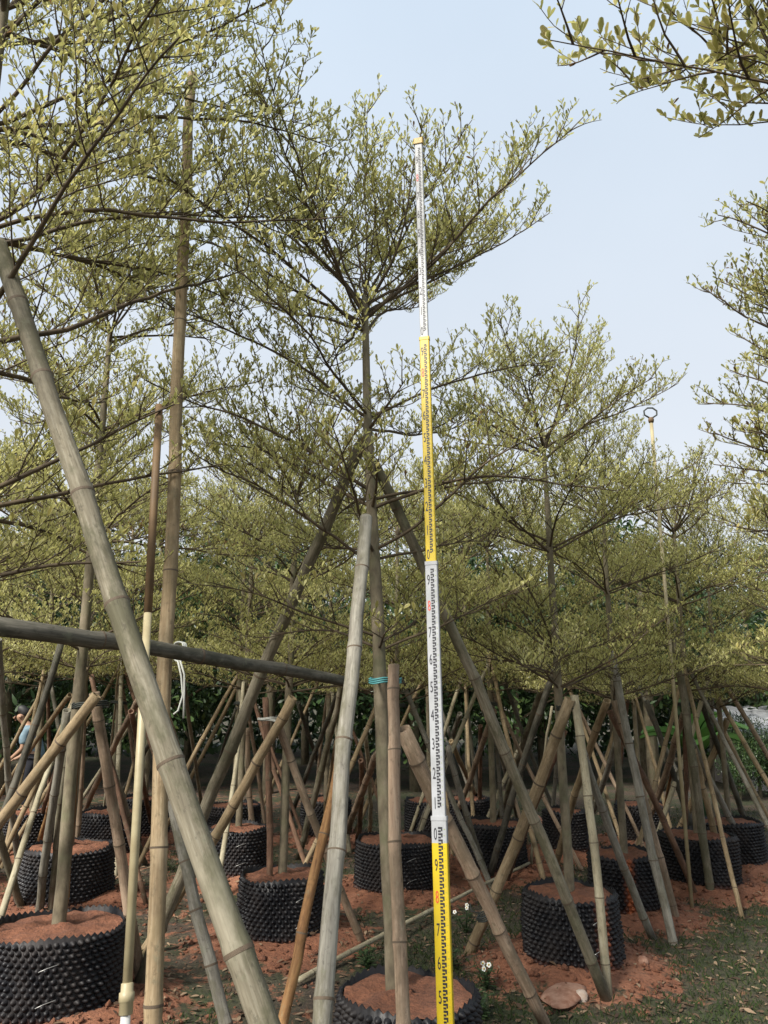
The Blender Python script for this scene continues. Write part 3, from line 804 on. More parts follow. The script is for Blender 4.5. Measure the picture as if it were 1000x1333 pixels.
T.tier(trunk, 4.0, 5, 1.4, 30, r=.008, azs=[-.4, -.05, .3, .7, 1.15], trop=0); T.tier(trunk, 4.1, 4, .9, 45, r=.008, trop=0); T.tier(trunk, 4.15, 4, .8, 62, trop=.01, r=.008)
build_tree(base, trunk, T, 'nearest tree at left edge whose leafy crown fills the upper left corner', near_parts=280)
# right edge tree
base = Vector((2.44, 3.55, gh(2.44, 3.55)-.05)); trunk = [((0, 0, 0), .04), ((0, 0, 1.5), .036), ((0, 0, 2.6), .027), ((0, 0, 3.5), .018)]
T = Tree(41, .0285, .78)
for z, n, L, e in ((1.7, 5, .8, 20), (2.15, 7, .80, 22), (2.5, 8, .82, 24), (2.85, 8, .80, 27), (3.2, 8, .84, 30), (3.5, 6, .8, 40), (3.5, 4, .75, 64)):
    T.tier(trunk, z, n, L, e, azs=([math.pi+a_ for a_ in (-.55, -.2, .12, .45)]+[0.2, 1.3, -1.2, 2.0])[:n])
build_tree(base, trunk, T, 'tree beyond the right edge showing only its branch tips against the sky', near_parts=80)
# near right tree with the overhanging branch
base = Vector((1.42, 1.5, gh(1.42, 1.5)-.05)); trunk = [((0, 0, 0), .045), ((0, 0, 1.5), .04), ((0, 0, 2.6), .03), ((0, 0, 3.6), .018)]
T = Tree(51, .028, .95)
bw = np.array(base)
for (a, bpt, r) in ((P(1210, 120, 1.5), P(715, 45, 1.52), .005), (P(1190, 170, 1.5), P(930, 80, 1.6), .0055), (P(1200, 60, 1.48), P(800, -20, 1.45), .0055),
                    (P(1200, 240, 1.55), P(965, 110, 1.8), .0055), (P(1200, 120, 1.5), P(890, 60, 1.6), .0055)):
    a_ = np.array(a)-bw; a_[0] = max(a_[0], -.04) if False else a_[0]
    st = np.array([0, 0, a_[2]-.02]); v = np.array(bpt)-bw-st; L = np.linalg.norm(v)
    T.one(st, v/L, L, r, -.004)
for z in (3.25, 3.5): T.tier(trunk, z, 4, .7, 40, azs=[-.6, .3, 1.1, -1.4])
build_tree(base, trunk, T, 'near tree at right whose big leaved branch overhangs the top right corner', near_parts=300)

TL = {'A': 'tree in the pot left of the second row trunk', 'B': 'tree hidden directly behind the middle trunk',
 'D': 'thin knobbly trunked tree behind and right of the right hand tree', 'E': 'tree in the pot under the long dark green pole',
 'F': 'tree in the pot behind the near left trunk', 'H': 'tree in the pot behind the pinkish prop and cream pipe',
 'I': 'tree in the pot near the left edge below the person', 'J': 'tree with its trunk beside the twin poles at right',
 'K': 'tree in the small shaded pot left of the right hand trunk', 'N': 'tree in the farthest right pot, below the banana leaves',
 'O': 'background tree in the far pot right of the cream pipe', 'Q': 'background tree in the far pot behind the slim pale stake',
 'S': 'background tree in the far pot left of the measuring staff', 'T': 'background tree in the far pot right of the measuring staff',
 'U': 'tree just beyond the right edge with a low spreading tier', 'V': 'tree just beyond the left edge behind the pale grey pole',
 'X': 'background tree between the second row trunk and silver pole', 'Y': 'background tree behind the tall pale grey pole'}
SRC = {'A': (tM, .96), 'B': (tR, .92), 'D': (tR, .93), 'E': (tM, .98), 'F': (tL, .93), 'H': (tR, 1.0), 'I': (tM, 1.05), 'J': (tM, 1.0), 'K': (tR, .9), 'N': (tR, .85),
       'O': (tM, 1.1), 'Q': (tL, 1.0), 'S': (tM, 1.0), 'T': (tR, .95), 'U': (tM, .9), 'V': (tM, 1.1), 'X': (tR, 1.0), 'Y': (tM, .9)}
for i, k in enumerate(SRC):
    s_, sc = SRC[k]; c = PP[k][0]
    copy_tree(s_, Vector((c.x, c.y, POTZ[k]-.05)), TL[k], 1.7*i+.6, sc)

# ------------------------------------------------------------------ measuring staff
A_, B_ = P(545, 188, 3.04), P(580, 1320, 2.84)
bs = extend_down(A_, B_, gh(B_.x, B_.y)); Ls = (A_-bs).length
st = empty('measuring_staff', bs)
# local z up the staff, local y faces away from the camera
zax = (A_-bs).normalized(); view = (Vector((-.55, 0, CAM_H))-(bs+A_)/2); yax = (-view + zax*view.dot(zax)).normalized(); xax = yax.cross(zax).normalized()
st.matrix_world = Matrix((xax, yax, zax)).transposed().to_4x4(); st.location = bs
tag(st, 'telescopic yellow and white measuring staff standing before the middle tree', 'measuring staff')
def zy(py):
    """height along the staff seen at picture row py"""
    lo, hi = 0.0, 6.0
    for _ in range(50):
        mid = (lo+hi)/2; w = bs+zax*mid; dep = w.y*CT_+(w.z-CAM_H)*ST_
        if 666.5-1000*(-w.y*ST_+(w.z-CAM_H)*CT_)/dep > py: lo = mid
        else: hi = mid
    return lo
z1, z2, z3, zj = zy(1097), zy(732), zy(440), zy(1063)
KM, KZ = [0, 1, 2, 3, 4], [z1-1.0, z1, z2, z3, z3+(z3-z2)]
zm = lambda m_: float(np.interp(m_, KM, KZ))
secs = [(0, zj, .0545, .030), (zj, z2, .0475, .024), (z2, z3, .041, .019), (z3, Ls, .036, .015)]
cols = [(0, z1, M_yel), (z1, zj, M_whi), (zj, z2, M_whi), (z2, z3, M_yel), (z3, Ls, M_whi)]
def secw(z):
    for a, b_, w, d in secs:
        if z < b_: return w, d
    return secs[-1][2:]
def rounded(mb, w, d, z0, z1):
    r = min(.004, d*.25); pr = []
    for sx, sy, a0 in ((1, 1, 0), (-1, 1, 90), (-1, -1, 180), (1, -1, 270)):
        for a in (0, 45, 90):
            t = math.radians(a0+a); pr.append((sx*(w/2-r)+r*math.cos(t), sy*(d/2-r)+r*math.sin(t)))
    n = len(pr)
    mb.add([(x, y, z0) for x, y in pr]+[(x, y, z1) for x, y in pr], [(i, (i+1) % n, n+(i+1) % n, n+i) for i in range(n)]+[tuple(range(n))[::-1], tuple(range(n, 2*n))])
for z0, z1, m in cols:
    w, d = secw((z0+z1)/2); mb = MB(); rounded(mb, w, d, z0, z1); obj('section', mb.mesh('section', m, False), st)
for z in (zj, z2, z3):
    w, d = secw(z-.02); mb = MB(); rounded(mb, w+.003, d+.003, z-.012, z+.002); obj('joint_collar', mb.mesh('joint_collar', M_whi if z != z3 else M_yel, False), st)
mb = MB(); rounded(mb, .043, .024, Ls-.002, Ls+.028); obj('end_cap', mb.mesh('end_cap', M_gold, False), st)
for a, b_, w, d in secs:
    mb = MB(); gt = MB(); z = a+.02; y = -d/2-.0008
    x0, x1 = -.06*w, .22*w
    z = math.ceil(z/.02)*.02
    while z < b_-.035:
        mb.box(x0, x1, y, y+.0007, z+.011, z+.0175)                     # long bar
        mb.box(x1-.09*w, x1, y, y+.0007, z+.004, z+.011)                # spine
        mb.box(x0, x0+.17*w, y, y+.0007, z+.0005, z+.0065)               # short bar
        gt.box(.30*w, .36*w+(.04*w if round(z/.02) % 5 == 0 else 0), y, y+.0006, z+.009, z+.0105)
        z += .02
    obj('graduation', mb.mesh('graduation', M_blk, False), st); obj('tick_scale', gt.mesh('tick_scale', M_grn, False), st)
def text_mesh(s):
    cu = bpy.data.curves.new('digit', 'FONT'); cu.body = s; cu.size = 1; cu.align_x = 'CENTER'; cu.align_y = 'CENTER'; cu.extrude = .002; cu.resolution_u = 3
    o = bpy.data.objects.new('digit', cu); col.objects.link(o)
    dg = bpy.context.evaluated_depsgraph_get(); me = bpy.data.meshes.new_from_object(o.evaluated_get(dg))
    bpy.data.objects.remove(o); return me
dig = {}
for s_ in '0123456789':
    for mm in (M_blk, M_redp):
        me = text_mesh(s_); me.name = 'numeral'; me.materials.clear(); me.materials.append(mm); dig[s_, mm.name] = me
k = 1
while zm(k*.1) < Ls-.08:
    z = zm(k*.1); w, d = secw(z)
    o = obj('numeral', dig[str(k % 10), (M_redp if k % 10 == 8 else M_blk).name], st, (-.24*w, -d/2-.0008, z+.028))
    o.rotation_euler = (math.pi/2, 0, 0); o.scale = (.024, .056, .2)
    k += 1

# ------------------------------------------------------------------ irrigation pipes
A_, B_ = P(193, 790, 2.32), P(163, 1333, 2.1)
bs = extend_down(A_, B_, 0); zax = (A_-bs).normalized(); L1 = (A_-bs).length
pz = empty('irrigation_pipe', bs); pz.rotation_mode = 'QUATERNION'; pz.rotation_quaternion = zax.to_track_quat('Z', 'Y')
tag(pz, 'cream plastic irrigation riser pipe standing at left foreground', 'pipe', 'irrigation risers')
zc = (P(163, 1302, 2.11)-bs).dot(zax)
mb = MB(); mb.lathe([(.0118, -.05), (.0118, zc)], 16); obj('lower_pipe', mb.mesh('lower_pipe', M_pvcw), pz)
mb = MB(); mb.lathe([(.0118, zc), (.0118, L1)], 16); obj('upper_pipe', mb.mesh('upper_pipe', M_pvc), pz)
mb = MB(); mb.lathe([(.0125, zc-.032), (.0165, zc-.030), (.0165, zc-.004), (.0185, zc-.003), (.0185, zc+.016), (.0150, zc+.018), (.0150, zc+.035), (.0122, zc+.037)], 18); obj('coupling', mb.mesh('coupling', M_pvc), pz)
mb = MB(); mb.lathe([(.0125, L1-.02), (.0125, L1+.72)], 14); obj('brown_extension', mb.mesh('brown_extension', M_brownpipe), pz)  # upper length of the riser, coloured brown
tpz = P(848, 550, 5.9); bz = Vector((tpz.x, tpz.y, -.05))
pz = empty('sprinkler_riser', bz); tag(pz, 'thin pale sprinkler riser with forked head above the right hand crowns', 'sprinkler', 'irrigation risers')
H_ = tpz.z+.05
mb = MB(); mb.lathe([(.014, 0), (.014, H_)], 10); obj('riser_pipe', mb.mesh('riser_pipe', M_pvc), pz)
mb = MB(); mb.lathe([(.02, H_), (.024, H_+.02), (.02, H_+.04)], 10); obj('sprinkler_body', mb.mesh('sprinkler_body', M_brownpipe), pz)
mb = MB(); mb.tube([(-.012, 0, H_+.04), (-.05, 0, H_+.065), (-.052, 0, H_+.10), (-.02, 0, H_+.125), (.02, 0, H_+.125), (.052, 0, H_+.10), (.05, 0, H_+.065), (.012, 0, H_+.04)], .007, 6); obj('sprinkler_arm', mb.mesh('sprinkler_arm', M_dtie), pz)

# ------------------------------------------------------------------ string ties
def ring(name, centre, axis, rx, ry, th, m, label, turns=2, tails=(), rot=0.0):
    root = empty(name, centre); root.rotation_mode = 'QUATERNION'
    root.rotation_quaternion = Vector(axis).normalized().to_track_quat('Z', 'Y') @ Quaternion((0, 0, 1), rot)
    mb = MB(); N = 28*turns
    mb.tube([(rx*math.cos(i*2*math.pi/28), ry*math.sin(i*2*math.pi/28), th*2.2*i/28 + .003*math.sin(i*.9)) for i in range(N+1)], th, 6)
    obj('winding', mb.mesh('winding', m), root)
    for t in tails:
        mb = MB(); mb.tube(t, th*.8, 5); obj('loose_end', mb.mesh('loose_end', m), root)
    return tag(root, label, 'tie', 'string ties')
ctr = P(502, 890, 3.22)
ring('string_tie', ctr, (0, 0, 1), .062, .16, .0035, M_teal, 'teal string binding the pale tan pole to the middle trunk', 3, rot=-.15)
ctr = P(740, 925, 4.58)
ring('string_tie', ctr, (0, .1, 1), .062, .10, .004, M_dtie, 'dark string binding the props to the right hand trunk', 3)
ctr = P(118, 922, 4.0)
ring('string_tie', ctr, (-.1, .1, 1), .085, .10, .004, M_dtie, 'dark string binding the props to the near left trunk', 3)
ctr = P(352, 938, 4.85)
ring('string_tie', ctr, (0, .1, 1), .075, .12, .003, M_string, 'pale string binding the props of the second row tree', 2)
ctr = P(632, 1187, 4.05)
ring('string_tie', ctr, (.5, 0, -1), .045, .05, .004, M_dtie, 'dark string knotted low on the thick tan pole beside the staff', 3, [[(.03, -.03, 0), (.05, -.06, -.02), (.06, -.05, -.05)]])
for k, ph in (('D', 'thin knobbly trunk at right'), ('J', 'trunk beside the twin poles'), ('E', 'trunk under the long dark green pole'), ('A', 'trunk left of the second row tree'), ('F', 'trunk behind the near left tree'), ('B', 'trunk directly behind the middle tree'), ('H', 'trunk behind the cream pipe')):
    c = PP[k][0]; ring('string_tie', Vector((c.x, c.y, 1.40)), (.1, .1, 1), .075, .085, .004, M_dtie, 'dark string wound round the ' + ph, 3, [[(.07, 0, 0), (.10, -.03, -.04), (.09, -.05, -.10)]])
# pale string hanging from the cross pole
ctr = P(231, 848, 2.62)
ring('string_tie', ctr, P(447, 886, 3.2)-P(-60, 808, 1.92), .030, .032, .003, M_string, 'pale string knotted round the cross pole with hanging loops', 3,
     [])
o = [x for x in col.objects if x.get('label', '').startswith('pale string knotted')][0]
inv = o.rotation_quaternion.inverted()
for tail in ([(231, 858), (236, 880), (238, 905), (232, 925), (226, 930)], [(234, 858), (240, 878), (240, 900), (239, 935)]):
    mb = MB(); mb.tube([inv @ (P(x, y, 2.60)-ctr) for x, y in tail], .0032, 6); obj('loose_end', mb.mesh('loose_end', M_string), o)

# ------------------------------------------------------------------ trees and added dark leaf backing behind the nursery
def dark_tree(seed, H, R):
    rg = np.random.RandomState(seed)
    tk = MB(); tk.tube([(0, 0, 0), (.03, .02, H*.3), (-.02, 0, H*.6), (0, 0, H*.85)], [.10, .08, .05, .02], 8)
    limbs = []; cl = []
    for i in range(9):
        a = i*2.4+rg.normal(0, .3); z = H*rg.uniform(.25, .7); L = R*rg.uniform(.6, .95)
        e = np.array([math.cos(a)*L, math.sin(a)*L, H*.16]); p = np.array([0, 0, z])
        mb = MB(); mb.tube([p, p+e*.5+[0, 0, .05], p+e], [.035, .022, .01], 5); limbs.append(mb)
        cl.append((p+e, R*.45)); cl.append((p+e*.6, R*.4))
    for i in range(16):
        v = rg.normal(0, 1, 3); v /= np.linalg.norm(v); cl.append((np.array([v[0]*R*.7, v[1]*R*.7, H*.60+v[2]*H*.34]), R*rg.uniform(.28, .5)))
    lp = []; ld = []; ln = []; ls = []; lt = []
    for c, r in cl:
        ct = rg.uniform(-.18, .18)
        for k in range(230):
            v = rg.normal(0, 1, 3); v /= np.linalg.norm(v); q = c+v*r*(rg.uniform(.35, 1.05))*np.array([1, 1, .75])
            if q[2] < .5: continue
            lp.append(q); ld.append(v*.6+rg.normal(0, .5, 3)+[0, 0, -.15]); ln.append(v*.5+[0, 0, .8]+rg.normal(0, .3, 3)); ls.append(rg.uniform(.08, .17)); lt.append(np.clip(rg.beta(2, 2.6)+ct, 0, 1))
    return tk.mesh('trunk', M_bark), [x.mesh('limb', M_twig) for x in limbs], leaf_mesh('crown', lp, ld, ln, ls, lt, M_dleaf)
DT = [dark_tree(61, 4.4, 1.5), dark_tree(62, 4.9, 1.7), dark_tree(63, 4.0, 1.6)]
rgb_ = random.Random(77)
spots = []
for row, (y, n, x0, x1) in enumerate(((12.3, 11, -9.5, 10.5), (14.6, 12, -12, 13), (17.5, 13, -14, 15))):
    for i in range(n): spots.append((x0+(x1-x0)*(i+.5*(row % 2))/(n-1)+rgb_.uniform(-.4, .4), y+rgb_.uniform(-.6, .6)))
for i, (x, y) in enumerate(spots):
    tk, lb, cr = DT[i % 3]
    if y < 13 and 4.3 < x < 7.5: continue
    r = empty('dark_tree', (x, y, -.05)); r.rotation_euler.z = i*1.9; sc = rgb_.uniform(.85, 1.1); r.scale = (sc, sc, sc*rgb_.uniform(.9, 1.08))
    tag(r, 'dark green broadleaf tree of the dense belt behind the nursery', 'tree', 'dark trees behind the nursery')
    obj('trunk', tk, r)
    for q in lb: obj('limb', q, r)
    obj('crown', cr, r)['kind'] = 'stuff'
for i, (px, yy, sc) in enumerate(((958, 11.6, .24), (985, 11.9, .28), (1015, 11.7, .27))):
    tk, lb, cr = DT[i]
    r = empty('dark_shrub', (P(px, 980, yy).x, yy, -.1)); r.scale = (sc,)*3; r.rotation_euler.z = i
    tag(r, ('leftmost', 'middle', 'rightmost')[i] + ' of the dark shrubs in front of the low shed', 'shrub', 'dark shrubs by the shed')
    obj('trunk', tk, r); obj('crown', cr, r)['kind'] = 'stuff'
# undergrowth leaves closing the view, added as dark backing in place of shade
rg = np.random.RandomState(9); N = 38000
lp = np.stack([rg.uniform(-24, 25, N), rg.uniform(18.8, 22.5, N), rg.uniform(0, 1, N)*3.6], 1)
backing = obj('dark_backing', leaf_mesh('dark_backing', lp, rg.normal(0, 1, (N, 3)), rg.normal(0, .5, (N, 3))+[0, -.6, .6], rg.uniform(.18, .42, N), np.clip(rg.beta(2, 3, N), 0, 1), M_dleaf))
tag(backing, 'dark undergrowth backing added for the shade behind all the trees', 'dark_backing', kind='stuff')

# ------------------------------------------------------------------ shed, banana plant, person
sb = P(985, 962, 12.0); sx = sb.x
sh = empty('low_shed', (P(962, 940, 12.6).x+1.5, 13.4, -.12)); tag(sh, 'low shed with pale sheet roof glimpsed at the right edge', 'shed')
mb = MB(); mb.box(-1.3, 1.6, -.6, .9, -.05, .98); obj('wall', mb.mesh('wall', M_wall, False), sh)
mb = MB(); V_ = []; nn = 40
for j, (y, z) in enumerate(((-.95, 1.03), (1.1, 1.38))):
    for i in range(nn+1): V_.append((-1.55+3.4*i/nn, y, z+.018*math.sin(i*math.pi/2+.4)))
V_ += [(x, y, z-.03) for x, y, z in V_]; q = 2*(nn+1)
Ff = [(i, i+1, nn+2+i, nn+1+i) for i in range(nn)] + [(q+i, q+nn+1+i, q+nn+2+i, q+i+1) for i in range(nn)] + [(i, q+i, q+i+1, i+1) for i in range(nn)]
obj('roof_sheet', mk_mesh('roof_sheet', V_, Ff, M_roof, False), sh)
mb = MB(); mb.box(-1.5, 1.8, -.93, -.88, .93, 1.0); obj('fascia', mb.mesh('fascia', M_whi, False), sh)
mb = MB(); mb.box(.2, .9, -.63, -.605, 0, .85); obj('door', mb.mesh('door', M_trous, False), sh)

bp = P(905, 985, 9.6); bn = empty('banana_plant', (bp.x, 9.6, -.05)); tag(bn, 'banana plant with broad bright green leaves at right', 'banana plant')
mb = MB(); mb.tube([(0, 0, 0), (.02, 0, .4), (0, .02, .82)], [.09, .08, .05], 10); obj('stem', mb.mesh('stem', M_weed), bn)
rg = np.random.RandomState(4)
for i, (a, L, e) in enumerate(((3.3, .80, 66), (5.4, .85, 70), (4.4, .7, 60), (.2, .75, 58), (1.6, .8, 68), (2.5, .75, 60), (4.9, .9, 84))):
    V_ = []; n = 12; d = np.array([math.cos(a), math.sin(a), 0]); s_ = np.array([-math.sin(a), math.cos(a), 0]); p = np.array([0, 0, .78]); el = math.radians(e)
    for k in range(n+1):
        t = k/n; w = .19*math.sin(math.pi*min(1, (t*.93+.05)))**.6*(1 if t > .15 else t/.15); nrm = np.array([0, 0, 1])
        V_ += [p-s_*w+[0, 0, w*.35+.01*math.sin(k*2)], p, p+s_*w+[0, 0, w*.35-.01*math.sin(k*2)]]
        p = p+(d*math.cos(el)+np.array([0, 0, math.sin(el)]))*L/n; el -= .13
    Ff = [(3*k+j, 3*k+j+1, 3*k+j+4, 3*k+j+3) for k in range(n) for j in (0, 1)]
    lf = obj('leaf', mk_mesh('leaf', V_, Ff, M_banana, True, {'tint': np.tile([.3+.1*i, .9, .4+.08*i], n+1)}), bn)
    mb = MB(); mb.tube([np.array(V_[3*k+1])-[0, 0, .008] for k in range(n+1)], [.012*(1-k/n)+.003 for k in range(n+1)], 5); obj('midrib', mb.mesh('midrib', M_banana), lf)

# person stooping among the poles: facing left
pb = P(33, 1050, 10.4); pr = empty('person', (pb.x, 10.4, 0)); pr.scale = (.86,)*3; pr.rotation_euler.z = math.radians(10)
tag(pr, 'person in light blue shirt and dark trousers stooping behind poles at left edge', 'person')
def skin(name, joints, edges, m, parent, sub=2, root=0):
    me = bpy.data.meshes.new(name); me.from_pydata([j[0] for j in joints], edges, []); me.update()
    o = obj(name, me, parent); me.materials.append(m)
    mo = o.modifiers.new('Skin', 'SKIN'); mo.use_smooth_shade = True
    for i, (p, r) in enumerate(joints):
        v = me.skin_vertices[0].data[i]; v.radius = (r, r) if np.isscalar(r) else r; v.use_root = (i == root)
    o.modifiers.new('Subdivision', 'SUBSURF').levels = sub; o.modifiers['Subdivision'].render_levels = sub
    return o
# -x is the direction faced
J = [((.06, 0, .84), (.10, .13)), ((.03, 0, .98), (.10, .13)), ((-.03, 0, 1.13), (.10, .15)), ((-.08, 0, 1.25), (.06, .09)), ((-.12, 0, 1.31), .05), ((-.16, 0, 1.35), (.055, .055)), ((-.19, 0, 1.385), (.085, .073)), ((-.19, 0, 1.45), (.075, .07)),
     ((.05, .09, .78), .075), ((-.02, .10, .46), .055), ((.04, .10, .10), .036), ((-.07, .11, .04), .03),
     ((.05, -.09, .78), .075), ((-.04, -.10, .46), .055), ((.02, -.10, .10), .036), ((-.09, -.11, .04), .03),
     ((-.07, .18, 1.20), .05), ((-.05, .22, .95), .036), ((-.20, .19, .80), .026), ((-.27, .17, .77), (.026, .014)),
     ((-.07, -.18, 1.20), .05), ((-.07, -.22, .95), .036), ((-.22, -.19, .81), .026), ((-.29, -.17, .78), (.026, .014))]
E = [(0, 1), (1, 2), (2, 3), (3, 4), (4, 5), (5, 6), (6, 7), (0, 8), (8, 9), (9, 10), (10, 11), (0, 12), (12, 13), (13, 14), (14, 15), (3, 16), (16, 17), (17, 18), (18, 19), (3, 20), (20, 21), (21, 22), (22, 23)]
for s, hb in ((.17, 19), (-.17, 23)):
    hx, hz = (-.27, .77) if hb == 19 else (-.29, .78)
    for f_, ln_ in ((-.024, .05), (-.008, .062), (.008, .058), (.024, .045)):
        i = len(J); J.append(((hx-.035, s+f_, hz-.02), .0085)); J.append(((hx-.035-ln_*.5, s+f_, hz-.02-ln_*.6), .007)); E += [(hb, i), (i, i+1)]
    i = len(J); sg = 1 if s < 0 else -1
    J.append(((hx-.01, s+sg*.035, hz-.005), .010)); J.append(((hx-.045, s+sg*.045, hz-.03), .008)); E += [(hb, i), (i, i+1)]
body = skin('body', J, E, M_skin, pr)
skin('shirt', [((.06, 0, .72), (.145, .175)), ((.05, 0, .86), (.14, .17)), ((.02, 0, .98), (.13, .16)), ((-.035, 0, 1.12), (.13, .175)), ((-.08, 0, 1.23), (.085, .13)), ((-.07, .18, 1.19), .072), ((-.055, .215, .99), .064), ((-.07, -.18, 1.19), .072), ((-.07, -.215, .99), .064)],
     [(0, 1), (1, 2), (2, 3), (3, 4), (4, 5), (5, 6), (4, 7), (7, 8)], M_shirt, pr)
skin('trousers', [((.05, 0, .86), (.115, .145)), ((.05, .09, .77), .095), ((-.02, .10, .46), .075), ((.04, .10, .13), .06), ((.05, -.09, .77), .095), ((-.04, -.10, .46), .075), ((.02, -.10, .13), .06)],
     [(0, 1), (1, 2), (2, 3), (0, 4), (4, 5), (5, 6)], M_trous, pr)
skin('hair', [((-.115, 0, 1.40), (.055, .08)), ((-.135, 0, 1.47), (.075, .085)), ((-.19, 0, 1.515), (.06, .08)), ((-.255, 0, 1.50), (.04, .065))], [(0, 1), (1, 2), (2, 3)], M_hair, pr)
for s in (.105, -.105): skin('shoe', [((.03, s, .04), .042), ((-.06, s, .04), .045), ((-.15, s, .03), .035)], [(0, 1), (1, 2)], M_shoe, pr)
for s in (.03, -.03):
    mb = MB(); mb.lathe([(.004, -.006), (.011, 0), (.004, .006)], 8); o = obj('eye', mb.mesh('eye', M_hair), pr, (-.268, s, 1.415)); o.rotation_euler = (0, math.pi/2, 0)
    mb = MB(); mb.lathe([(.006, -.01), (.026, 0), (.006, .01)], 8); o = obj('ear', mb.mesh('ear', M_skin), pr, (-.18, s*2.6, 1.40)); o.rotation_euler = (math.pi/2, 0, 0)
mb = MB(); mb.tube([(-.268, 0, 1.41), (-.292, 0, 1.38), (-.272, 0, 1.37)], [.008, .014, .009], 6); obj('nose', mb.mesh('nose', M_skin), pr)
mb = MB(); mb.tube([(-.255, -.025, 1.345), (-.268, 0, 1.347), (-.255, .025, 1.345)], .006, 5); obj('mouth', mb.mesh('mouth', flat('lip', (.22, .08, .06))), pr)

# ------------------------------------------------------------------ stones, weeds, clods, grass, litter
def stone(px, py, sx, sy, sz, seed, label, m=M_stone):
    p = G(px, py); V_ = []; nA = 18; rings = [(.05, 1), (.45, .93), (.75, .72), (.93, .4), (1, .05), (.95, -.3)]
    for r, z in rings:
        for j in range(nA):
            a = j*2*math.pi/nA; w = 1+.28*mnoise.noise((math.cos(a)*1.3, math.sin(a)*1.3, seed+z*.7))
            V_.append((sx*r*w*math.cos(a), sy*r*w*math.sin(a), sz*(z+.22*mnoise.noise((math.cos(a)*r*2, math.sin(a)*r*2, seed*3.3)))))
    Ff = [tuple(range(nA))] + [(i*nA+j, (i+1)*nA+j, (i+1)*nA+(j+1) % nA, i*nA+(j+1) % nA) for i in range(len(rings)-1) for j in range(nA)]
    o = obj('stone', mk_mesh('stone', V_, Ff, m, True)); o.location = (p.x, p.y, gh(p.x, p.y)); o.rotation_euler.z = seed
    return tag(o, label, 'stone', 'stones')
stone(735, 1300, .17, .10, .028, 1.0, 'flat pinkish stone slab below the right hand pot')
stone(757, 1304, .04, .03, .04, 2.0, 'small whitish stone on the pinkish slab', M_pale)
stone(696, 1082, .14, .12, .16, 3.0, 'brownish rounded rock beside the small shaded pot')
stone(712, 1085, .11, .10, .13, 4.0, 'smaller brownish rock touching the rounded rock')
stone(895, 1082, .05, .04, .06, 5.0, 'tiny white stone under the twin poles', M_pale)
stone(838, 1269, .035, .03, .03, 6.0, 'pebble at the foot of the red mound at right')
def weed(px, py, h, nst, nfl, seed, label):
    rg = np.random.RandomState(seed); p = G(px, py); root = empty('flowering_weed', (p.x, p.y, gh(p.x, p.y)-.01)); tag(root, label, 'weed', 'flowering weeds')
    lp = []; ld = []; ln = []; ls = []; lt = []; tips = []; mb = MB()
    for i in range(nst):
        a = rg.uniform(0, 6.28); sp = rg.uniform(.1, .5)*h; H = h*rg.uniform(.6, 1)
        pts = [(0, 0, 0), (math.cos(a)*sp*.4, math.sin(a)*sp*.4, H*.5), (math.cos(a)*sp, math.sin(a)*sp, H)]; mb.tube(pts, [.003, .0025, .0015], 5)
        tips.append(pts[-1])
        for k in range(9):
            t = rg.uniform(.1, .9); q = np.array(pts[0])*(1-t)+np.array(pts[2])*t; b_ = rg.uniform(0, 6.28)
            lp.append(q); ld.append((math.cos(b_), math.sin(b_), .25)); ln.append((0, 0, 1)); ls.append(rg.uniform(.03, .06)); lt.append(rg.rand())
    obj('stem', mb.mesh('stem', M_weed), root)
    obj('foliage', leaf_mesh('foliage', lp, ld, ln, ls, lt, M_weed), root)['kind'] = 'stuff'
    for tpt in tips[:nfl]:
        V_ = []; Ff = []
        for k in range(5):
            a = k*2*math.pi/5; b0 = len(V_); c, s_ = math.cos(a), math.sin(a)
            for u, v in ((.002, -.002), (.002, .002), (.010, .006), (.014, 0), (.010, -.006)): V_.append((c*u-s_*v, s_*u+c*v, .004))
            Ff.append(tuple(range(b0, b0+5)))
        f_ = obj('flower', mk_mesh('flower', V_, Ff, M_petal, False), root, tpt); f_.rotation_euler = (.9+rg.normal(0, .3), rg.normal(0, .3), rg.normal(0, .4))
        mb = MB(); mb.lathe([(.004, .003), (.0045, .007), (.002, .009)], 8); obj('flower_centre', mb.mesh('flower_centre', M_fcore), f_)
weed(607, 1215, .20, 7, 3, 1, 'white flowered weed just right of the staff, below the tan pole knot')
weed(634, 1288, .16, 7, 3, 2, 'white flowered weed beside the rim of the middle pot')
weed(622, 1320, .15, 9, 0, 3, 'leafy green weed at the right side of the middle pot')
weed(478, 1262, .14, 9, 0, 4, 'dark leafy weed behind the left rim of the middle pot')
weed(584, 1262, .14, 9, 0, 5, 'dark leafy weed behind the right rim of the middle pot')

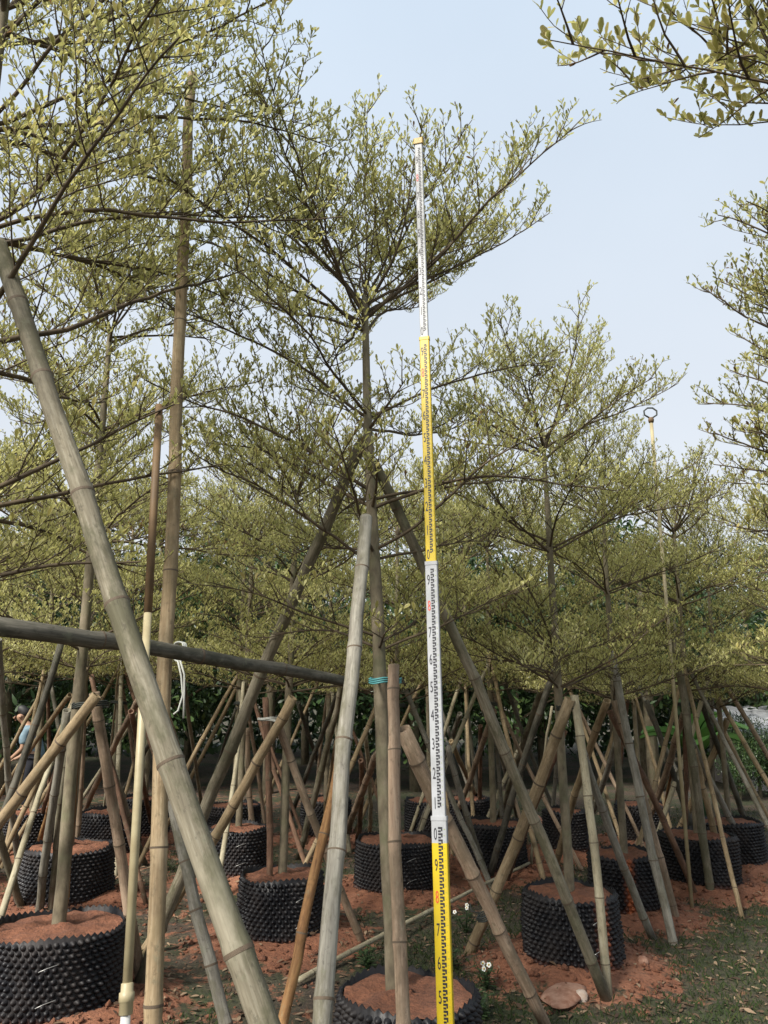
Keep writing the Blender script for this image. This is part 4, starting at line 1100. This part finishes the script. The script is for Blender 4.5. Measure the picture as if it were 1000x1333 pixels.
rgs = random.Random(12)
def scatter(N, ymax=11):
    out = []
    while len(out) < N:
        y = 2.6 + (ymax-2.6)*rgs.random()**1.5; x = rgs.uniform(-.62, .62)*y*1.05
        out.append((x, y))
    return out
clear = [(c.x, c.y, r) for c, r, h in PP.values()]
def inpot(x, y): return any(math.hypot(x-a, y-b_) < r*1.08 for a, b_, r in clear)
lp = []; ld = []; ln = []; ls = []; lt = []
for x, y in scatter(95000):
    g = mnoise.noise((x*.95, y*.95, 4.2)) + .5*mnoise.noise((x*3, y*3, 2)) + (.42 if x > 1.2 else 0) + (.18 if x > .3 else -.02)
    if g + rgs.uniform(-.25, .25) < .02 or soilmask(x, y) > .55+rgs.uniform(-.25, .2) and x < 9 or inpot(x, y): continue
    a = rgs.uniform(0, 6.28); lean = rgs.uniform(.2, 1.1)
    lp.append((x, y, gh(x, y)-.004)); ld.append((math.cos(a)*lean, math.sin(a)*lean, 1)); ln.append((math.cos(a+1.2), math.sin(a+1.2), .2))
    ls.append(rgs.uniform(.014, .045)); lt.append(min(1, max(0, rgs.betavariate(2, 2.6)+.12*g)))
_lv = LEAF_V; LEAF_V = LEAF_V*np.array([.55, 1, 1.6])
o = obj('grass', leaf_mesh('grass', lp, ld, ln, ls, lt, M_grass)); tag(o, 'patchy short green grass and weeds between the pots', 'grass', kind='stuff')
lp = []; ld = []; ln = []; ls = []; lt = []
for x, y in scatter(17000):
    if inpot(x, y) or soilmask(x, y) > .8 and rgs.random() < .7: continue
    a = rgs.uniform(0, 6.28)
    lp.append((x, y, gh(x, y)+.006)); ld.append((math.cos(a), math.sin(a), rgs.uniform(-.1, .35))); ln.append((rgs.gauss(0, .4), rgs.gauss(0, .4), 1)); ls.append(rgs.uniform(.02, .06)); lt.append(rgs.random())
LEAF_V = _lv
o = obj('leaf_litter', leaf_mesh('leaf_litter', lp, ld, ln, ls, lt, M_litter)); tag(o, 'scattered dry brown leaf litter on the ground', 'leaf litter', kind='stuff')
# red clods
OCT = np.array([(1, 0, 0), (0, 1, 0), (-1, 0, 0), (0, -1, 0), (.1, .1, .8), (0, 0, -.6)]); OF = np.array([(0, 1, 4), (1, 2, 4), (2, 3, 4), (3, 0, 4), (1, 0, 5), (2, 1, 5), (3, 2, 5), (0, 3, 5)])
rg = np.random.RandomState(3); Vc = []; n = 0
for x, y in scatter(30000, 10):
    if soilmask(x, y) < .45+rgs.uniform(-.2, .25) or inpot(x, y): continue
    s_ = .004+.022*rgs.random()**4.5; a = rgs.uniform(0, 6.28); c, q = math.cos(a), math.sin(a)
    v = OCT*(1+rg.normal(0, .25, OCT.shape))*s_
    v = np.stack([v[:, 0]*c-v[:, 1]*q, v[:, 0]*q+v[:, 1]*c, v[:, 2]], 1)+[x, y, gh(x, y)+s_*.25]; Vc.append(v); n += 1
Fc = (OF[None]+(np.arange(n)*6)[:, None, None]).reshape(-1, 3)
o = obj('soil_clods', mk_mesh('soil_clods', np.concatenate(Vc), Fc, M_soil, False)); tag(o, 'loose red soil crumbs and clods around the pots', 'soil clods', kind='stuff')
print('objects', len(bpy.data.objects))
